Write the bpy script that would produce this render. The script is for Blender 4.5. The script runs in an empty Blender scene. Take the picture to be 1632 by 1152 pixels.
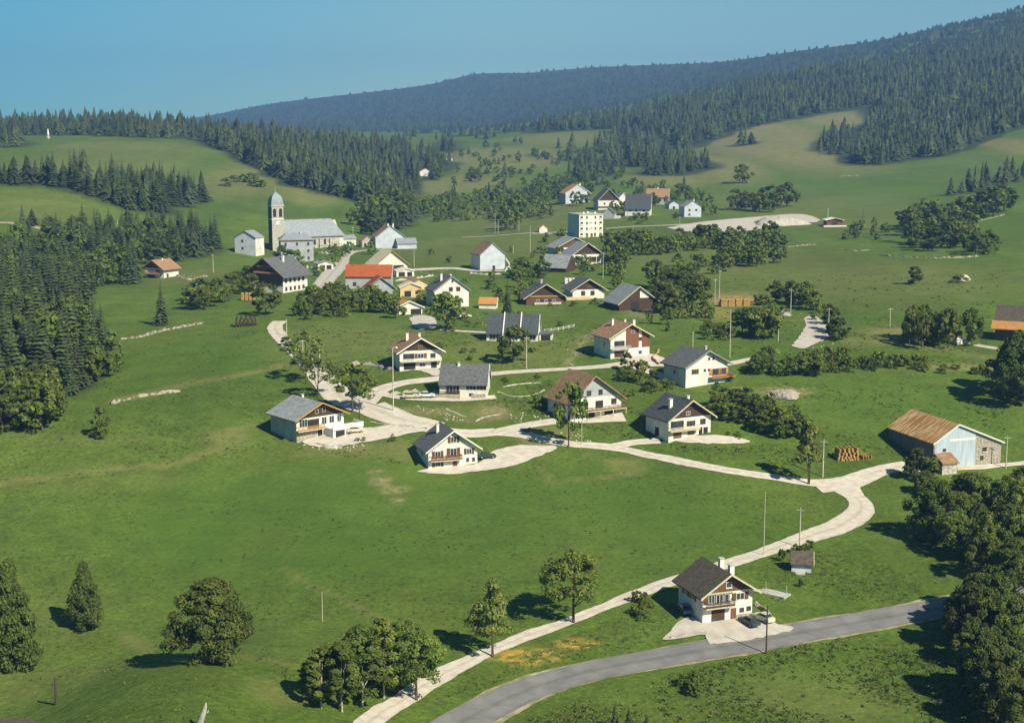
import bpy, math, random
import numpy as np
from mathutils import Vector, geometry
random.seed(7); np.random.seed(7)
R = math.radians
scene = bpy.context.scene
COL = scene.collection

# ------------------------------------------------------------------ camera, sky, sun, exposure
FPX, PW, PH, EYE, HORIZON = 2300.0, 1632.0, 1152.0, 80.0, 200.0
PITCH = math.atan((PH/2-HORIZON)/FPX)
cam = bpy.data.objects.new('camera', bpy.data.cameras.new('camera'))
COL.objects.link(cam)
cam.location = (0, 0, EYE); cam.rotation_euler = (math.pi/2-PITCH, 0, 0)
cam.data.sensor_width = 36.0; cam.data.lens = FPX/PW*36.0
cam.data.clip_start = 1.0; cam.data.clip_end = 20000.0
scene.camera = cam

SUN_EL = R(41.0)
SX, SY = 0.68, -0.73                       # horizontal direction towards the sun
world = bpy.data.worlds.new('World'); scene.world = world; world.use_nodes = True
wn = world.node_tree
bg = wn.nodes['Background']
sky = wn.nodes.new('ShaderNodeTexSky'); sky.sky_type = 'NISHITA'; sky.sun_disc = False
sky.sun_elevation = SUN_EL; sky.sun_rotation = math.atan2(SX, SY)
sky.altitude = 1500; sky.air_density = 1.0; sky.dust_density = 0.3; sky.ozone_density = 2.0
tg = wn.nodes.new('ShaderNodeTexCoord'); sx_ = wn.nodes.new('ShaderNodeSeparateXYZ'); wn.links.new(tg.outputs['Generated'], sx_.inputs[0])
sr = wn.nodes.new('ShaderNodeValToRGB'); sr.color_ramp.elements[0].position = 0.30; sr.color_ramp.elements[0].color = (.16,.66,.76,1); sr.color_ramp.elements[1].position = 0.49; sr.color_ramp.elements[1].color = (.66,.94,.83,1)
sa_ = wn.nodes.new('ShaderNodeMath'); sa_.operation = 'MULTIPLY_ADD'; sa_.inputs[1].default_value = .5; sa_.inputs[2].default_value = .5; wn.links.new(sx_.outputs['X'], sa_.inputs[0]); wn.links.new(sa_.outputs[0], sr.inputs[0])
tn = wn.nodes.new('ShaderNodeMix'); tn.data_type = 'RGBA'; tn.blend_type = 'MULTIPLY'; tn.inputs[0].default_value = 1.0; wn.links.new(sr.outputs[0], tn.inputs[7])
wn.links.new(sky.outputs[0], tn.inputs[6]); wn.links.new(tn.outputs[2], bg.inputs[0]); bg.inputs[1].default_value = 0.066
sun = bpy.data.objects.new('sun', bpy.data.lights.new('sun', 'SUN')); COL.objects.link(sun)
sun.data.energy = 5.0; sun.data.angle = R(0.5); sun.data.color = (1.0, 0.92, 0.74)
sun.rotation_euler = Vector((SX*math.cos(SUN_EL), SY*math.cos(SUN_EL), math.sin(SUN_EL))).to_track_quat('Z', 'Y').to_euler()
sun.location = (200, -200, 400)
scene.view_settings.view_transform = 'Standard'; scene.view_settings.look = 'None'
scene.view_settings.exposure = 0.6; scene.view_settings.gamma = 1.0
scene.cycles.volume_bounces = 0; scene.cycles.max_bounces = 6
scene.cycles.diffuse_bounces = 2; scene.cycles.transparent_max_bounces = 8

# ------------------------------------------------------------------ helpers
def tag(o, label=None, cat=None, group=None, kind=None):
    if label: o['label'] = label
    if cat: o['category'] = cat
    if group: o['group'] = group
    if kind: o['kind'] = kind
    return o

def empty(name, loc=(0,0,0), rz=0.0):
    o = bpy.data.objects.new(name, None); COL.objects.link(o)
    o.location = loc; o.rotation_euler = (0, 0, rz); o.empty_display_size = 0.5
    return o

def link(name, mesh, parent=None):
    o = bpy.data.objects.new(name, mesh); COL.objects.link(o)
    if parent: o.parent = parent
    return o

def npmesh(name, verts, faces, mats, smooth=False, fattr=None, midx=None):
    """verts (n,3), faces (m,k) of one size k"""
    verts = np.asarray(verts, dtype=np.float32); faces = np.asarray(faces, dtype=np.int32)
    me = bpy.data.meshes.new(name); k = faces.shape[1]; m = len(faces)
    me.vertices.add(len(verts)); me.vertices.foreach_set('co', verts.ravel())
    me.loops.add(m*k); me.loops.foreach_set('vertex_index', faces.ravel())
    me.polygons.add(m); me.polygons.foreach_set('loop_start', np.arange(m, dtype=np.int32)*k)
    try: me.polygons.foreach_set('loop_total', np.full(m, k, dtype=np.int32))
    except Exception: pass
    for q in (mats if isinstance(mats, (list, tuple)) else [mats]): me.materials.append(q)
    if midx is not None: me.polygons.foreach_set('material_index', np.asarray(midx, dtype=np.int32))
    if smooth: me.polygons.foreach_set('use_smooth', np.ones(m, dtype=bool))
    if fattr is not None:
        a = me.attributes.new('tint', 'FLOAT', 'FACE'); a.data.foreach_set('value', np.asarray(fattr, dtype=np.float32))
    me.update(calc_edges=True); me.validate()
    return me

class MB:
    """collects shapes into one mesh"""
    def __init__(s): s.v = []; s.f = []
    def poly(s, pts):
        b = len(s.v); s.v += [tuple(p) for p in pts]; s.f.append(list(range(b, b+len(pts)))); return s
    def box(s, x0, x1, y0, y1, z0, z1):
        if x0 > x1: x0, x1 = x1, x0
        if y0 > y1: y0, y1 = y1, y0
        if z0 > z1: z0, z1 = z1, z0
        b = len(s.v)
        s.v += [(x0,y0,z0),(x1,y0,z0),(x1,y1,z0),(x0,y1,z0),(x0,y0,z1),(x1,y0,z1),(x1,y1,z1),(x0,y1,z1)]
        s.f += [[b+i for i in q] for q in ((3,2,1,0),(4,5,6,7),(0,1,5,4),(1,2,6,5),(2,3,7,6),(3,0,4,7))]
        return s
    def prism_y(s, prof, y0, y1):
        """profile [(x,z)] counter-clockwise seen from -y, extruded along y"""
        n = len(prof); b = len(s.v)
        s.v += [(x,y0,z) for x,z in prof] + [(x,y1,z) for x,z in prof]
        s.f.append([b+i for i in range(n)]); s.f.append([b+n+i for i in reversed(range(n))])
        for i in range(n):
            j = (i+1) % n; s.f.append([b+j, b+i, b+n+i, b+n+j])
        return s
    def prism_x(s, prof, x0, x1):
        n = len(prof); b = len(s.v)
        s.v += [(x0,y,z) for y,z in prof] + [(x1,y,z) for y,z in prof]
        s.f.append([b+i for i in reversed(range(n))]); s.f.append([b+n+i for i in range(n)])
        for i in range(n):
            j = (i+1) % n; s.f.append([b+i, b+j, b+n+j, b+n+i])
        return s
    def tube(s, pts, rad, k=7, cap=True):
        pts = [Vector(p) for p in pts]; rings = []
        for i, p in enumerate(pts):
            d = (pts[min(i+1, len(pts)-1)]-pts[max(i-1, 0)]).normalized()
            a = d.orthogonal().normalized(); c = d.cross(a); b = len(s.v); r = rad[i] if isinstance(rad, (list, tuple)) else rad
            for q in range(k):
                t = 2*math.pi*q/k; s.v.append(tuple(p+a*(r*math.cos(t))+c*(r*math.sin(t))))
            rings.append(b)
        for a, b in zip(rings, rings[1:]):
            for q in range(k): s.f.append([a+q, a+(q+1) % k, b+(q+1) % k, b+q])
        if cap:
            s.f.append([rings[0]+q for q in reversed(range(k))]); s.f.append([rings[-1]+q for q in range(k)])
        return s
    def lathe(s, prof, k=12, c=(0,0,0)):
        rings = []
        for r, z in prof:
            b = len(s.v); rings.append(b)
            for q in range(k):
                t = 2*math.pi*q/k; s.v.append((c[0]+r*math.cos(t), c[1]+r*math.sin(t), c[2]+z))
        for a, b in zip(rings, rings[1:]):
            for q in range(k): s.f.append([a+q, a+(q+1) % k, b+(q+1) % k, b+q])
        s.f.append([rings[0]+q for q in reversed(range(k))]); s.f.append([rings[-1]+q for q in range(k)])
        return s
    def build(s, name, m, parent=None, smooth=False):
        me = bpy.data.meshes.new(name); me.from_pydata(s.v, [], s.f); me.materials.append(m)
        if smooth: me.polygons.foreach_set('use_smooth', np.ones(len(me.polygons), dtype=bool))
        me.update()
        return link(name, me, parent)

# ------------------------------------------------------------------ materials
def mat(name, c, c2=None, scale=1.0, rough=0.85, detail=4, lo=0.35, hi=0.65, bump=0.0, stretch=(1,1,1), spec=0.3, tint=0.0, objvar=0.0, metal=0.0, thin=0.0):
    m = bpy.data.materials.new(name); m.use_nodes = True
    nt = m.node_tree; p = nt.nodes['Principled BSDF']; L = nt.links
    p.inputs['Roughness'].default_value = rough; p.inputs['Specular IOR Level'].default_value = spec; p.inputs['Metallic'].default_value = metal
    tc = nt.nodes.new('ShaderNodeTexCoord'); mp = nt.nodes.new('ShaderNodeMapping'); mp.inputs['Scale'].default_value = stretch
    nz = nt.nodes.new('ShaderNodeTexNoise'); nz.inputs['Scale'].default_value = scale; nz.inputs['Detail'].default_value = detail
    L.new(tc.outputs['Object'], mp.inputs[0]); L.new(mp.outputs[0], nz.inputs['Vector'])
    cr = nt.nodes.new('ShaderNodeValToRGB'); cr.color_ramp.elements[0].position = lo; cr.color_ramp.elements[1].position = hi
    cr.color_ramp.elements[0].color = (*c, 1); cr.color_ramp.elements[1].color = (*(c2 or [min(1, q*1.25) for q in c]), 1)
    L.new(nz.outputs['Fac'], cr.inputs[0]); out = cr.outputs[0]
    if tint or objvar:
        hsv = nt.nodes.new('ShaderNodeHueSaturation'); L.new(out, hsv.inputs['Color'])
        val = None
        if tint:
            at = nt.nodes.new('ShaderNodeAttribute'); at.attribute_name = 'tint'
            mr = nt.nodes.new('ShaderNodeMapRange'); mr.inputs['To Min'].default_value = 1-tint; mr.inputs['To Max'].default_value = 1+tint
            L.new(at.outputs['Fac'], mr.inputs['Value']); val = mr.outputs[0]
        if objvar:
            oi = nt.nodes.new('ShaderNodeObjectInfo'); mr2 = nt.nodes.new('ShaderNodeMapRange')
            mr2.inputs['To Min'].default_value = 1-objvar; mr2.inputs['To Max'].default_value = 1+objvar; L.new(oi.outputs['Random'], mr2.inputs['Value'])
            if val is not None:
                mu = nt.nodes.new('ShaderNodeMath'); mu.operation = 'MULTIPLY'; L.new(val, mu.inputs[0]); L.new(mr2.outputs[0], mu.inputs[1]); val = mu.outputs[0]
            else: val = mr2.outputs[0]
            mr3 = nt.nodes.new('ShaderNodeMapRange'); mr3.inputs['To Min'].default_value = 0.490; mr3.inputs['To Max'].default_value = 0.518
            mf = nt.nodes.new('ShaderNodeMath'); mf.operation = 'FRACT'; m7 = nt.nodes.new('ShaderNodeMath'); m7.operation = 'MULTIPLY'; m7.inputs[1].default_value = 7.31
            L.new(oi.outputs['Random'], m7.inputs[0]); L.new(m7.outputs[0], mf.inputs[0]); L.new(mf.outputs[0], mr3.inputs['Value']); L.new(mr3.outputs[0], hsv.inputs['Hue'])
        L.new(val, hsv.inputs['Value']); out = hsv.outputs[0]
    L.new(out, p.inputs['Base Color'])
    if thin:                                          # leaves let some light through
        tr = nt.nodes.new('ShaderNodeBsdfTranslucent'); ms = nt.nodes.new('ShaderNodeMixShader'); ms.inputs[0].default_value = thin
        L.new(out, tr.inputs[0]); L.new(p.outputs[0], ms.inputs[1]); L.new(tr.outputs[0], ms.inputs[2]); L.new(ms.outputs[0], nt.nodes['Material Output'].inputs['Surface'])
    if bump:
        bp = nt.nodes.new('ShaderNodeBump'); bp.inputs['Strength'].default_value = bump; bp.inputs['Distance'].default_value = 0.1
        L.new(nz.outputs['Fac'], bp.inputs['Height']); L.new(bp.outputs[0], p.inputs['Normal'])
    return m

M = {}
M['white'] = mat('white_render', (.55,.52,.45), (.73,.70,.63), 0.7, detail=8, lo=.3, hi=.6, stretch=(1,1,.35))
M['cream'] = mat('cream_render', (.70,.665,.55), (.77,.735,.63), 0.4)
M['ochre'] = mat('ochre_render', (.55,.40,.20), (.68,.52,.29), 0.5)
M['greywall'] = mat('grey_render', (.30,.32,.33), (.40,.42,.43), 0.4)
M['bluegrey'] = mat('pale_grey_render', (.42,.46,.50), (.54,.58,.62), 0.4)
M['drystone'] = mat('dry_stone', (.10,.09,.05), (.33,.30,.22), 1.1, bump=.5, lo=.42, hi=.58)
M['shadeboards'] = mat('shade_dark_boards', (.10,.10,.09), (.16,.155,.14), 1.2, stretch=(2,2,.4))  # boards darkened to carry the shade of the barn's long side
M['zinc'] = mat('zinc_cladding', (.34,.41,.48), (.46,.53,.60), 0.9, stretch=(3,3,.3))
M['stone'] = mat('stone_wall', (.24,.21,.17), (.42,.38,.31), 2.2, bump=.4, lo=.4, hi=.6)
M['palestone'] = mat('pale_stone', (.30,.28,.23), (.52,.49,.42), 1.6, bump=.4, lo=.4, hi=.6)
M['wood'] = mat('brown_timber', (.10,.05,.025), (.15,.08,.042), 2.0, stretch=(6,6,.6))
M['darkwood'] = mat('dark_timber', (.045,.028,.018), (.075,.045,.028), 2.0, stretch=(6,6,.6))
M['redwood'] = mat('red_brown_timber', (.15,.06,.03), (.20,.09,.045), 2.0, stretch=(6,6,.6))
M['honeywood'] = mat('honey_timber', (.36,.19,.06), (.46,.27,.10), 2.0, stretch=(4,4,.6))
M['paletrim'] = mat('pale_trim', (.48,.42,.28), (.58,.52,.36), 1.0)
M['whitetrim'] = mat('white_trim', (.68,.66,.60), (.76,.74,.68), 1.0)
M['slate'] = mat('slate_roof', (.07,.073,.076), (.145,.15,.155), 1.4, lo=.3, hi=.7, detail=8, stretch=(1,1,2), bump=.2)
M['darkslate'] = mat('blue_black_slate_roof', (.036,.045,.05), (.085,.098,.105), 1.4, lo=.3, hi=.7, detail=8, stretch=(1,1,2), bump=.2)
M['brownroof'] = mat('dark_brown_roof', (.06,.05,.038), (.12,.10,.078), 1.4, lo=.3, hi=.7, detail=8, stretch=(1,1,2), bump=.2)
M['paleroof'] = mat('pale_metal_roof', (.20,.225,.25), (.29,.315,.34), 0.5, stretch=(3,3,1), rough=.6)
M['greyroof'] = mat('grey_fibre_roof', (.20,.215,.22), (.29,.305,.31), 0.6, stretch=(1,1,3))
M['redtile'] = mat('red_tile_roof', (.28,.058,.017), (.38,.105,.032), 1.2, stretch=(1,1,3), bump=.2)
M['pinktile'] = mat('faded_red_tile_roof', (.235,.125,.07), (.35,.215,.13), 1.2, stretch=(1,1,3), bump=.2)
M['orangetile'] = mat('orange_tile_roof', (.38,.17,.045), (.48,.24,.08), 1.2, stretch=(1,1,3), bump=.2)
M['browntile'] = mat('rust_brown_tile_roof', (.20,.12,.06), (.31,.20,.11), 0.9, stretch=(1,1,2), bump=.2)
M['creamroof'] = mat('cream_roof', (.52,.45,.31), (.64,.57,.42), 0.8)
M['rust'] = mat('striped_rusty_sheet_roof', (.32,.14,.032), (.60,.42,.21), 1.0, stretch=(.30,1.9,.30), lo=.40, hi=.60, detail=9)
M['glass'] = mat('dark_glass', (.025,.032,.038), (.06,.07,.08), 0.6, rough=.18, spec=.6)
M['opening'] = mat('dark_opening', (.022,.02,.017), (.035,.03,.026), 1.0)  # near black, also the painted shade of recesses
M['garage'] = mat('brown_garage_door', (.055,.035,.024), (.075,.05,.034), 1.0)
M['flowers'] = mat('red_flowers', (.35,.03,.03), (.12,.10,.03), 6.0)
M['concrete'] = mat('concrete', (.36,.35,.32), (.48,.47,.43), 0.8)
M['bark'] = mat('bark', (.06,.045,.032), (.11,.085,.06), 3.0, stretch=(3,3,.5), bump=.3)
M['palebark'] = mat('pale_bark', (.30,.28,.23), (.45,.42,.35), 3.0, stretch=(3,3,.5))
M['polewood'] = mat('pale_pole', (.40,.37,.30), (.54,.50,.42), 1.0)
M['darkpole'] = mat('dark_pole', (.05,.04,.03), (.09,.07,.05), 1.0)
M['metal'] = mat('galvanised_metal', (.35,.36,.37), (.45,.46,.47), 2.0, rough=.5)
M['leaf'] = mat('broad_leaves', (.108,.150,.020), (.185,.225,.042), 0.35, tint=.4, objvar=.26, thin=.35)
M['limeleaf'] = mat('yellow_green_leaves', (.14,.175,.032), (.22,.24,.055), 0.5, tint=.4, objvar=.12, thin=.3)
M['darkleaf'] = mat('deep_green_leaves', (.072,.102,.017), (.125,.158,.030), 0.35, tint=.4, objvar=.24, thin=.35)
M['spruce'] = mat('spruce_needles', (.025,.041,.012), (.054,.074,.021), 0.3, tint=.4, objvar=.26)
M['farspruce'] = mat('far_needles', (.022,.036,.012), (.055,.073,.022), 0.02, tint=.6)
M['deepspruce'] = mat('dark_far_needles', (.012,.022,.010), (.028,.040,.016), 0.02, tint=.4)
M['straw'] = mat('yellow_timber_stack', (.30,.17,.045), (.46,.30,.09), 2.5, lo=.4, hi=.6)

# ------------------------------------------------------------------ terrain
K = FPX/1750.0
cp, sp = math.cos(PITCH), math.sin(PITCH)
def rays(u, v):
    u = np.asarray(u, float); v = np.asarray(v, float)
    x = (u-PW/2)/FPX; r = (PH/2-v)/FPX
    y = cp+sp*r; z = -sp+cp*r
    return x/y, z/y                                   # per unit of world y
CTRL = [  # photo column, photo row, distance (old scale, times K)
 # near valley floor
 (-200,1300,118),(816,1300,118),(1900,1300,120),
 (0,1152,148),(816,1152,146),(80,1152,141),(200,1152,131),(320,1152,128),(450,1152,137),(200,1076,151),(320,1056,150),(430,1062,150),(320,1105,138),(1250,1152,146),(1632,1152,148),
 (0,1050,164),(300,1045,164),(816,1050,163),(1200,1030,167),(1632,1040,166),
 (0,985,177),(500,985,176),(816,985,175),(1160,985,175),(1632,960,181),
 (0,870,204),(500,870,204),(900,870,203),(1300,860,205),(1632,870,203),
 (0,770,232),(400,770,234),(720,745,240),(1000,750,238),(1300,775,231),(1540,745,240),(1632,740,242),
 (-200,690,250),(0,690,250),(200,680,254),(480,700,252),(700,690,252),(900,705,248),(1100,695,250),(1300,690,252),(1632,660,262),
 (100,610,286),(300,630,276),(500,620,284),(740,634,274),(960,660,262),(1125,610,280),(1350,600,286),(1632,590,292),
 (200,560,315),(430,560,312),(670,587,292),(1000,567,300),(1250,560,306),(1632,545,318),
 (230,500,378),(440,510,350),(620,520,340),(817,543,322),(1000,520,340),(1280,510,350),(1632,480,370),
 (0,500,360),(60,470,420),(250,442,470),(424,467,410),(560,465,410),(720,487,378),(870,485,385),(1040,485,385),(1300,460,410),(1632,430,430),
 (-100,430,480),(280,425,500),(400,430,480),(600,440,450),(784,430,470),(937,420,480),(1200,430,465),(1450,410,485),(1632,400,500),
 (390,404,550),(440,405,555),(500,412,535),(560,400,545),(622,394,570),(700,400,545),(941,378,600),(1100,385,560),(1300,390,545),(1500,385,560),
 (850,365,640),(1018,341,690),(1180,360,640),(1330,360,640),(1500,350,650),(1632,350,630),
 (600,370,660),(700,350,760),(850,335,770),(970,331,740),(922,321,780),(1047,322,790),(1105,345,680),(1250,340,700),
 # left hills
 (-100,370,560),(0,355,560),(60,360,560),(200,380,560),(350,380,570),(420,365,600),(480,370,610),(540,365,640),
 (-100,300,600),(0,300,600),(110,301,605),(160,318,600),(215,342,590),(300,350,600),
 (0,285,760),(100,280,760),(200,290,740),(280,320,690),(350,310,720),(420,320,720),(500,335,740),
 (-100,225,980),(30,224,980),(150,222,1000),(270,222,1010),(330,245,900),(400,280,830),(470,297,800),(540,312,780),(590,332,760),
 (0,250,860),(150,250,860),(300,270,820),
 (-100,215,1150),(50,212,1180),(200,210,1200),(300,215,1200),(400,235,1120),(480,255,1080),(560,275,1040),(620,300,950),
 (-100,200,1500),(100,200,1500),(300,205,1550),(420,215,1500),(520,222,1450),(620,228,1400),
 (-100,198,1900),(150,200,2000),(300,205,2000),
 # central gap
 (660,320,860),(740,320,860),(830,310,900),(690,283,1040),(760,283,1040),(840,275,1060),(660,262,1150),(720,262,1150),(820,255,1180),
 (650,235,1400),(720,228,1450),(800,222,1500),(880,212,1550),(960,204,1600),
 (900,260,1180),(980,240,1250),(1000,280,1000),(950,300,900),(1050,275,1000),
 (640,215,2000),(760,212,2100),(860,208,2000),
 # right hill
 (1090,290,960),(1180,290,940),(1300,300,880),(1450,300,840),(1632,290,800),
 (1090,250,1180),(1180,240,1180),(1280,245,1120),(1400,250,1080),(1500,240,1080),(1632,215,1080),
 (1110,235,1300),(1200,205,1380),(1300,185,1450),(1390,165,1500),
 (1450,200,1300),(1550,180,1300),(1632,160,1300),(1750,250,950),(1750,150,1300),
 (980,195,1700),(870,200,1700),(1080,170,1750),(1180,148,1800),(1290,120,1850),(1400,108,1900),(1500,90,1900),(1632,60,1900),(1760,40,1900),
 # behind the middle ridge, then the far ridge
 (700,205,2600),(870,190,2300),(1000,170,2300),(1160,136,2400),(1300,112,2450),
 (330,190,5200),(420,168,5000),(520,156,4900),(600,147,4800),(680,137,4700),(712,133,4650),(722,130,4640),(736,122,4630),(750,119,4610),(800,117,4500),(868,116,4350),(886,112,4300),(960,107,4100),(1060,103,3900),(1160,98,3600),(1260,83,3300),(1380,69,3000),(1480,48,2800),(1560,34,2600),(1632,12,2500),(1760,-20,2500),
 (300,195,4200),(400,188,3900),(520,180,3800),(640,170,3700),(760,160,3600),(880,150,3400),(1000,140,3200),(1150,118,2950),
 (450,204,3000),(600,206,2900),(760,200,2850),
 (-100,200,2800),(150,205,2800),(-200,195,5000),(100,190,5200),(-400,150,2500),
]
CTRLZ = [(0,60,-2),(-120,60,-1),(120,60,-2),(-150,120,0),(150,120,0),(0,-20,-2),
 (-3000,7600,60),(-1200,7600,120),(0,7600,160),(1500,7200,180),(3500,6800,220),(3200,4200,330),(2400,3000,300),(-3500,5000,60),(-1800,2600,90),(-1500,1600,110),(-600,500,45),(-420,330,20),(400,330,12),(520,500,25),(700,800,50)]
cu = np.array(CTRL, float); ax, az = rays(cu[:,0], cu[:,1]); cd = cu[:,2]*K
CP = np.column_stack([ax*cd, cd, EYE+az*cd])
CP = np.vstack([CP, np.array(CTRLZ, float)])
def qcoord(x, y):
    yy = np.maximum(y, -60)+100.0
    return np.stack([3.2*x/(yy+150.0), 1.25*np.log(yy)], -1)
Q = qcoord(CP[:,0], CP[:,1])
def kern(r): return np.where(r > 1e-9, r*r*np.log(np.maximum(r, 1e-9)), 0.0)
n = len(Q); A = np.zeros((n+3, n+3))
dm = np.linalg.norm(Q[:,None]-Q[None], axis=2)
A[:n,:n] = kern(dm)+np.eye(n)*0.0015; A[:n,n] = 1; A[:n,n+1:] = Q; A[n,:n] = 1; A[n+1:,:n] = Q.T
# scale heights by distance so far relief does not swamp near relief
WS = np.concatenate([np.log1p(np.maximum(CP[:,1],0)/400.0)*0+1.0, [1,1,1]])
rb = np.zeros(n+3); rb[:n] = CP[:,2]
COEF = np.linalg.solve(A, rb)
def hgt_exact(x, y):
    x = np.atleast_1d(np.asarray(x, float)); y = np.atleast_1d(np.asarray(y, float))
    sh = x.shape; x = x.ravel(); y = y.ravel(); out = np.empty(len(x))
    for i in range(0, len(x), 20000):
        q = qcoord(x[i:i+20000], y[i:i+20000])
        d = np.sqrt(((q[:,None,:]-Q[None])**2).sum(2))
        out[i:i+20000] = kern(d) @ COEF[:n]+COEF[n]+q @ COEF[n+1:]
    return np.clip(out, -12, 420).reshape(sh)
ys = np.concatenate([np.linspace(-80, 120, 30, endpoint=False), np.exp(np.linspace(math.log(120), math.log(7600), 560))])
ts = np.linspace(-1.45, 1.45, 441)
GY, GT = np.meshgrid(ys, ts, indexing='ij')
GX = GT*(np.maximum(GY, 100)*0.60+60)
GZ = hgt_exact(GX, GY)
def hgt(x, y):
    """height of the ground sheet itself"""
    x = np.atleast_1d(np.asarray(x, float)); y = np.clip(np.atleast_1d(np.asarray(y, float)), ys[0], ys[-1])
    i = np.clip(np.searchsorted(ys, y)-1, 0, len(ys)-2); fy = (y-ys[i])/(ys[i+1]-ys[i])
    t = np.clip(x/(np.maximum(y, 100)*0.60+60), ts[0], ts[-1]); g = (t-ts[0])/(ts[1]-ts[0]); j = np.clip(g.astype(int), 0, len(ts)-2); ft = g-j
    return (GZ[i,j]*(1-ft)+GZ[i,j+1]*ft)*(1-fy)+(GZ[i+1,j]*(1-ft)+GZ[i+1,j+1]*ft)*fy
YS = np.concatenate([np.exp(np.linspace(math.log(110), math.log(7400), 420))])
def ground(u, v):
    """world points where the photo's pixels meet the terrain"""
    u = np.atleast_1d(np.asarray(u, float)); v = np.atleast_1d(np.asarray(v, float))
    out = np.empty((len(u), 3)); dx, dz = rays(u, v)
    for i in range(0, len(u), 60):
        a = dx[i:i+60,None]*YS[None]; zr = EYE+dz[i:i+60,None]*YS[None]
        below = hgt(a, np.broadcast_to(YS, a.shape)) > zr
        k = np.where(below.any(1), below.argmax(1), len(YS)-1); k = np.maximum(k, 1)
        lo = YS[k-1].copy(); hi = YS[k].copy(); ddx = dx[i:i+60]; ddz = dz[i:i+60]
        for _ in range(14):
            m = (lo+hi)/2; b = hgt(ddx*m, m) > EYE+ddz*m
            hi = np.where(b, m, hi); lo = np.where(b, lo, m)
        m = (lo+hi)/2
        out[i:i+60] = np.column_stack([ddx*m, m, hgt(ddx*m, m)])
    return out
def g1(u, v): return Vector(ground([u], [v])[0])
def project(x, y, z):
    f = y*cp-(z-EYE)*sp; up = y*sp+(z-EYE)*cp
    return PW/2+FPX*x/f, PH/2-FPX*up/f
def pxm(y): return FPX/(y*cp)            # photo pixels per metre, about
# ------------------------------------------------------------------ ground sheet
nr, nc = GX.shape
idx = np.arange(nr*nc).reshape(nr, nc)
gf = np.stack([idx[:-1,:-1], idx[:-1,1:], idx[1:,1:], idx[1:,:-1]], -1).reshape(-1, 4)

def seg_dist(px, py, line):
    d = np.full(px.shape, 1e9)
    for (x0,y0),(x1,y1) in zip(line, line[1:]):
        vx, vy = x1-x0, y1-y0; t = np.clip(((px-x0)*vx+(py-y0)*vy)/(vx*vx+vy*vy+1e-9), 0, 1)
        d = np.minimum(d, np.hypot(px-x0-t*vx, py-y0-t*vy))
    return d
bloom = np.zeros(GX.shape); dry = np.zeros(GX.shape); earth = np.zeros(GX.shape); lush = np.zeros(GX.shape)
def blob(arr, u, v, ru, rv, s, soft=1.0):
    """an elliptical patch of ground, its middle and rim found on the terrain"""
    P = ground([u, u-ru, u+ru, u, u], [v, v, v, v+rv, v-rv])
    rx = abs(P[2][0]-P[1][0])/2; ry = max(2.0, min(abs(P[3][1]-P[0][1]), abs(P[4][1]-P[0][1])))
    q = np.hypot((GX-P[0][0])/max(rx,1), (GY-P[0][1])/ry)
    np.maximum(arr, s*np.clip((1.25-q)/0.6, 0, 1), out=arr)
def path(arr, pts, w, s):
    P = ground([p[0] for p in pts], [p[1] for p in pts])
    d = seg_dist(GX, GY, [(p[0], p[1]) for p in P])
    np.maximum(arr, s*np.clip((1.5-d/w)/1.0, 0, 1), out=arr)
# dry pasture on the slopes
for q in [(1400,445,230,45,.32),(1150,410,200,40,.25),(1300,330,200,40,.22),(750,395,130,30,.28),(860,340,160,30,.3),(560,540,140,40,.25),(820,560,120,30,.25),(150,265,160,40,.25),(60,330,100,25,.25),(1230,225,130,55,.85),(1150,265,70,30,.7),(1330,190,60,25,.8),(1560,225,60,14,.8),(1632,235,60,20,.7),(400,285,90,35,.45),(500,310,70,20,.5),(200,232,130,10,.35),
          (730,295,90,18,.6),(800,250,110,24,.6),(900,222,90,12,.5),(1060,285,70,14,.6),(1180,475,60,14,.7),(1120,495,50,18,.45),(300,440,60,14,.3),
          (150,760,150,25,.15),(360,700,40,20,.4),(590,715,120,12,.45),(760,660,70,16,.4),(880,690,50,14,.5),(1000,745,30,15,.4),
          (130,700,120,12,.15),(60,1090,150,30,.2),(440,1100,60,25,.3),(1300,1110,160,40,.25),(1430,530,60,10,.7),(1380,545,40,8,.5),(1540,585,90,6,.8),(560,560,120,35,.15),(640,720,60,14,.4),(90,985,80,60,.15),(1400,580,70,8,.4)]:
    blob(dry, *q)
for pts, w, s in [(((0,770),(150,752),(280,740),(350,712),(365,685),(410,678)), 1.3, .6),(((180,640),(300,612),(420,590),(450,582)), 1.8, .5),
                  (((1330,540),(1420,545),(1520,560),(1600,575)), 2.5, .6),(((200,1010),(260,1050),(420,1050),(560,1090)), 1.6, .35),
                  (((450,905),(520,945),(640,1000)), .7, .4),(((600,520),(700,560),(770,600)), 1.4, .3),
                  (((860,740),(880,770),(1010,755),(1020,740),(930,725)), .6, .5)]:
    path(dry, pts, w, s)
for q in [(608,766,18,7,.65),(628,780,24,6,.55),(598,752,14,5,.5),(632,797,12,3,.5),(1250,624,45,8,.6),(930,540,30,8,.2),(785,655,25,14,.5),(660,655,60,8,.4),
          (860,700,35,10,.4),(1180,622,20,4,.5),(1020,500,30,8,.35),(1180,480,45,8,.5)]:
    blob(earth, *q)
for q in [(840,1046,60,14,.95),(920,1026,38,9,1.0),(1180,478,45,7,.8),(1352,722,30,8,.4),(900,425,30,8,.5),(1145,498,40,12,.45),(560,430,20,6,.3)]: blob(bloom, *q)
path(earth, ((905,580),(930,545),(950,525)), .7, .8)
# the belt of brighter mown meadow
for q in [(560,830,420,100,.8),(900,830,330,90,.7),(1260,560,180,60,.5),(1450,650,150,50,.8),(1500,460,140,40,.6),(1250,1080,250,60,.3),(300,570,150,40,.4),(1350,300,180,40,.6),(1500,340,120,40,.6)]:
    blob(lush, *q)

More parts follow.
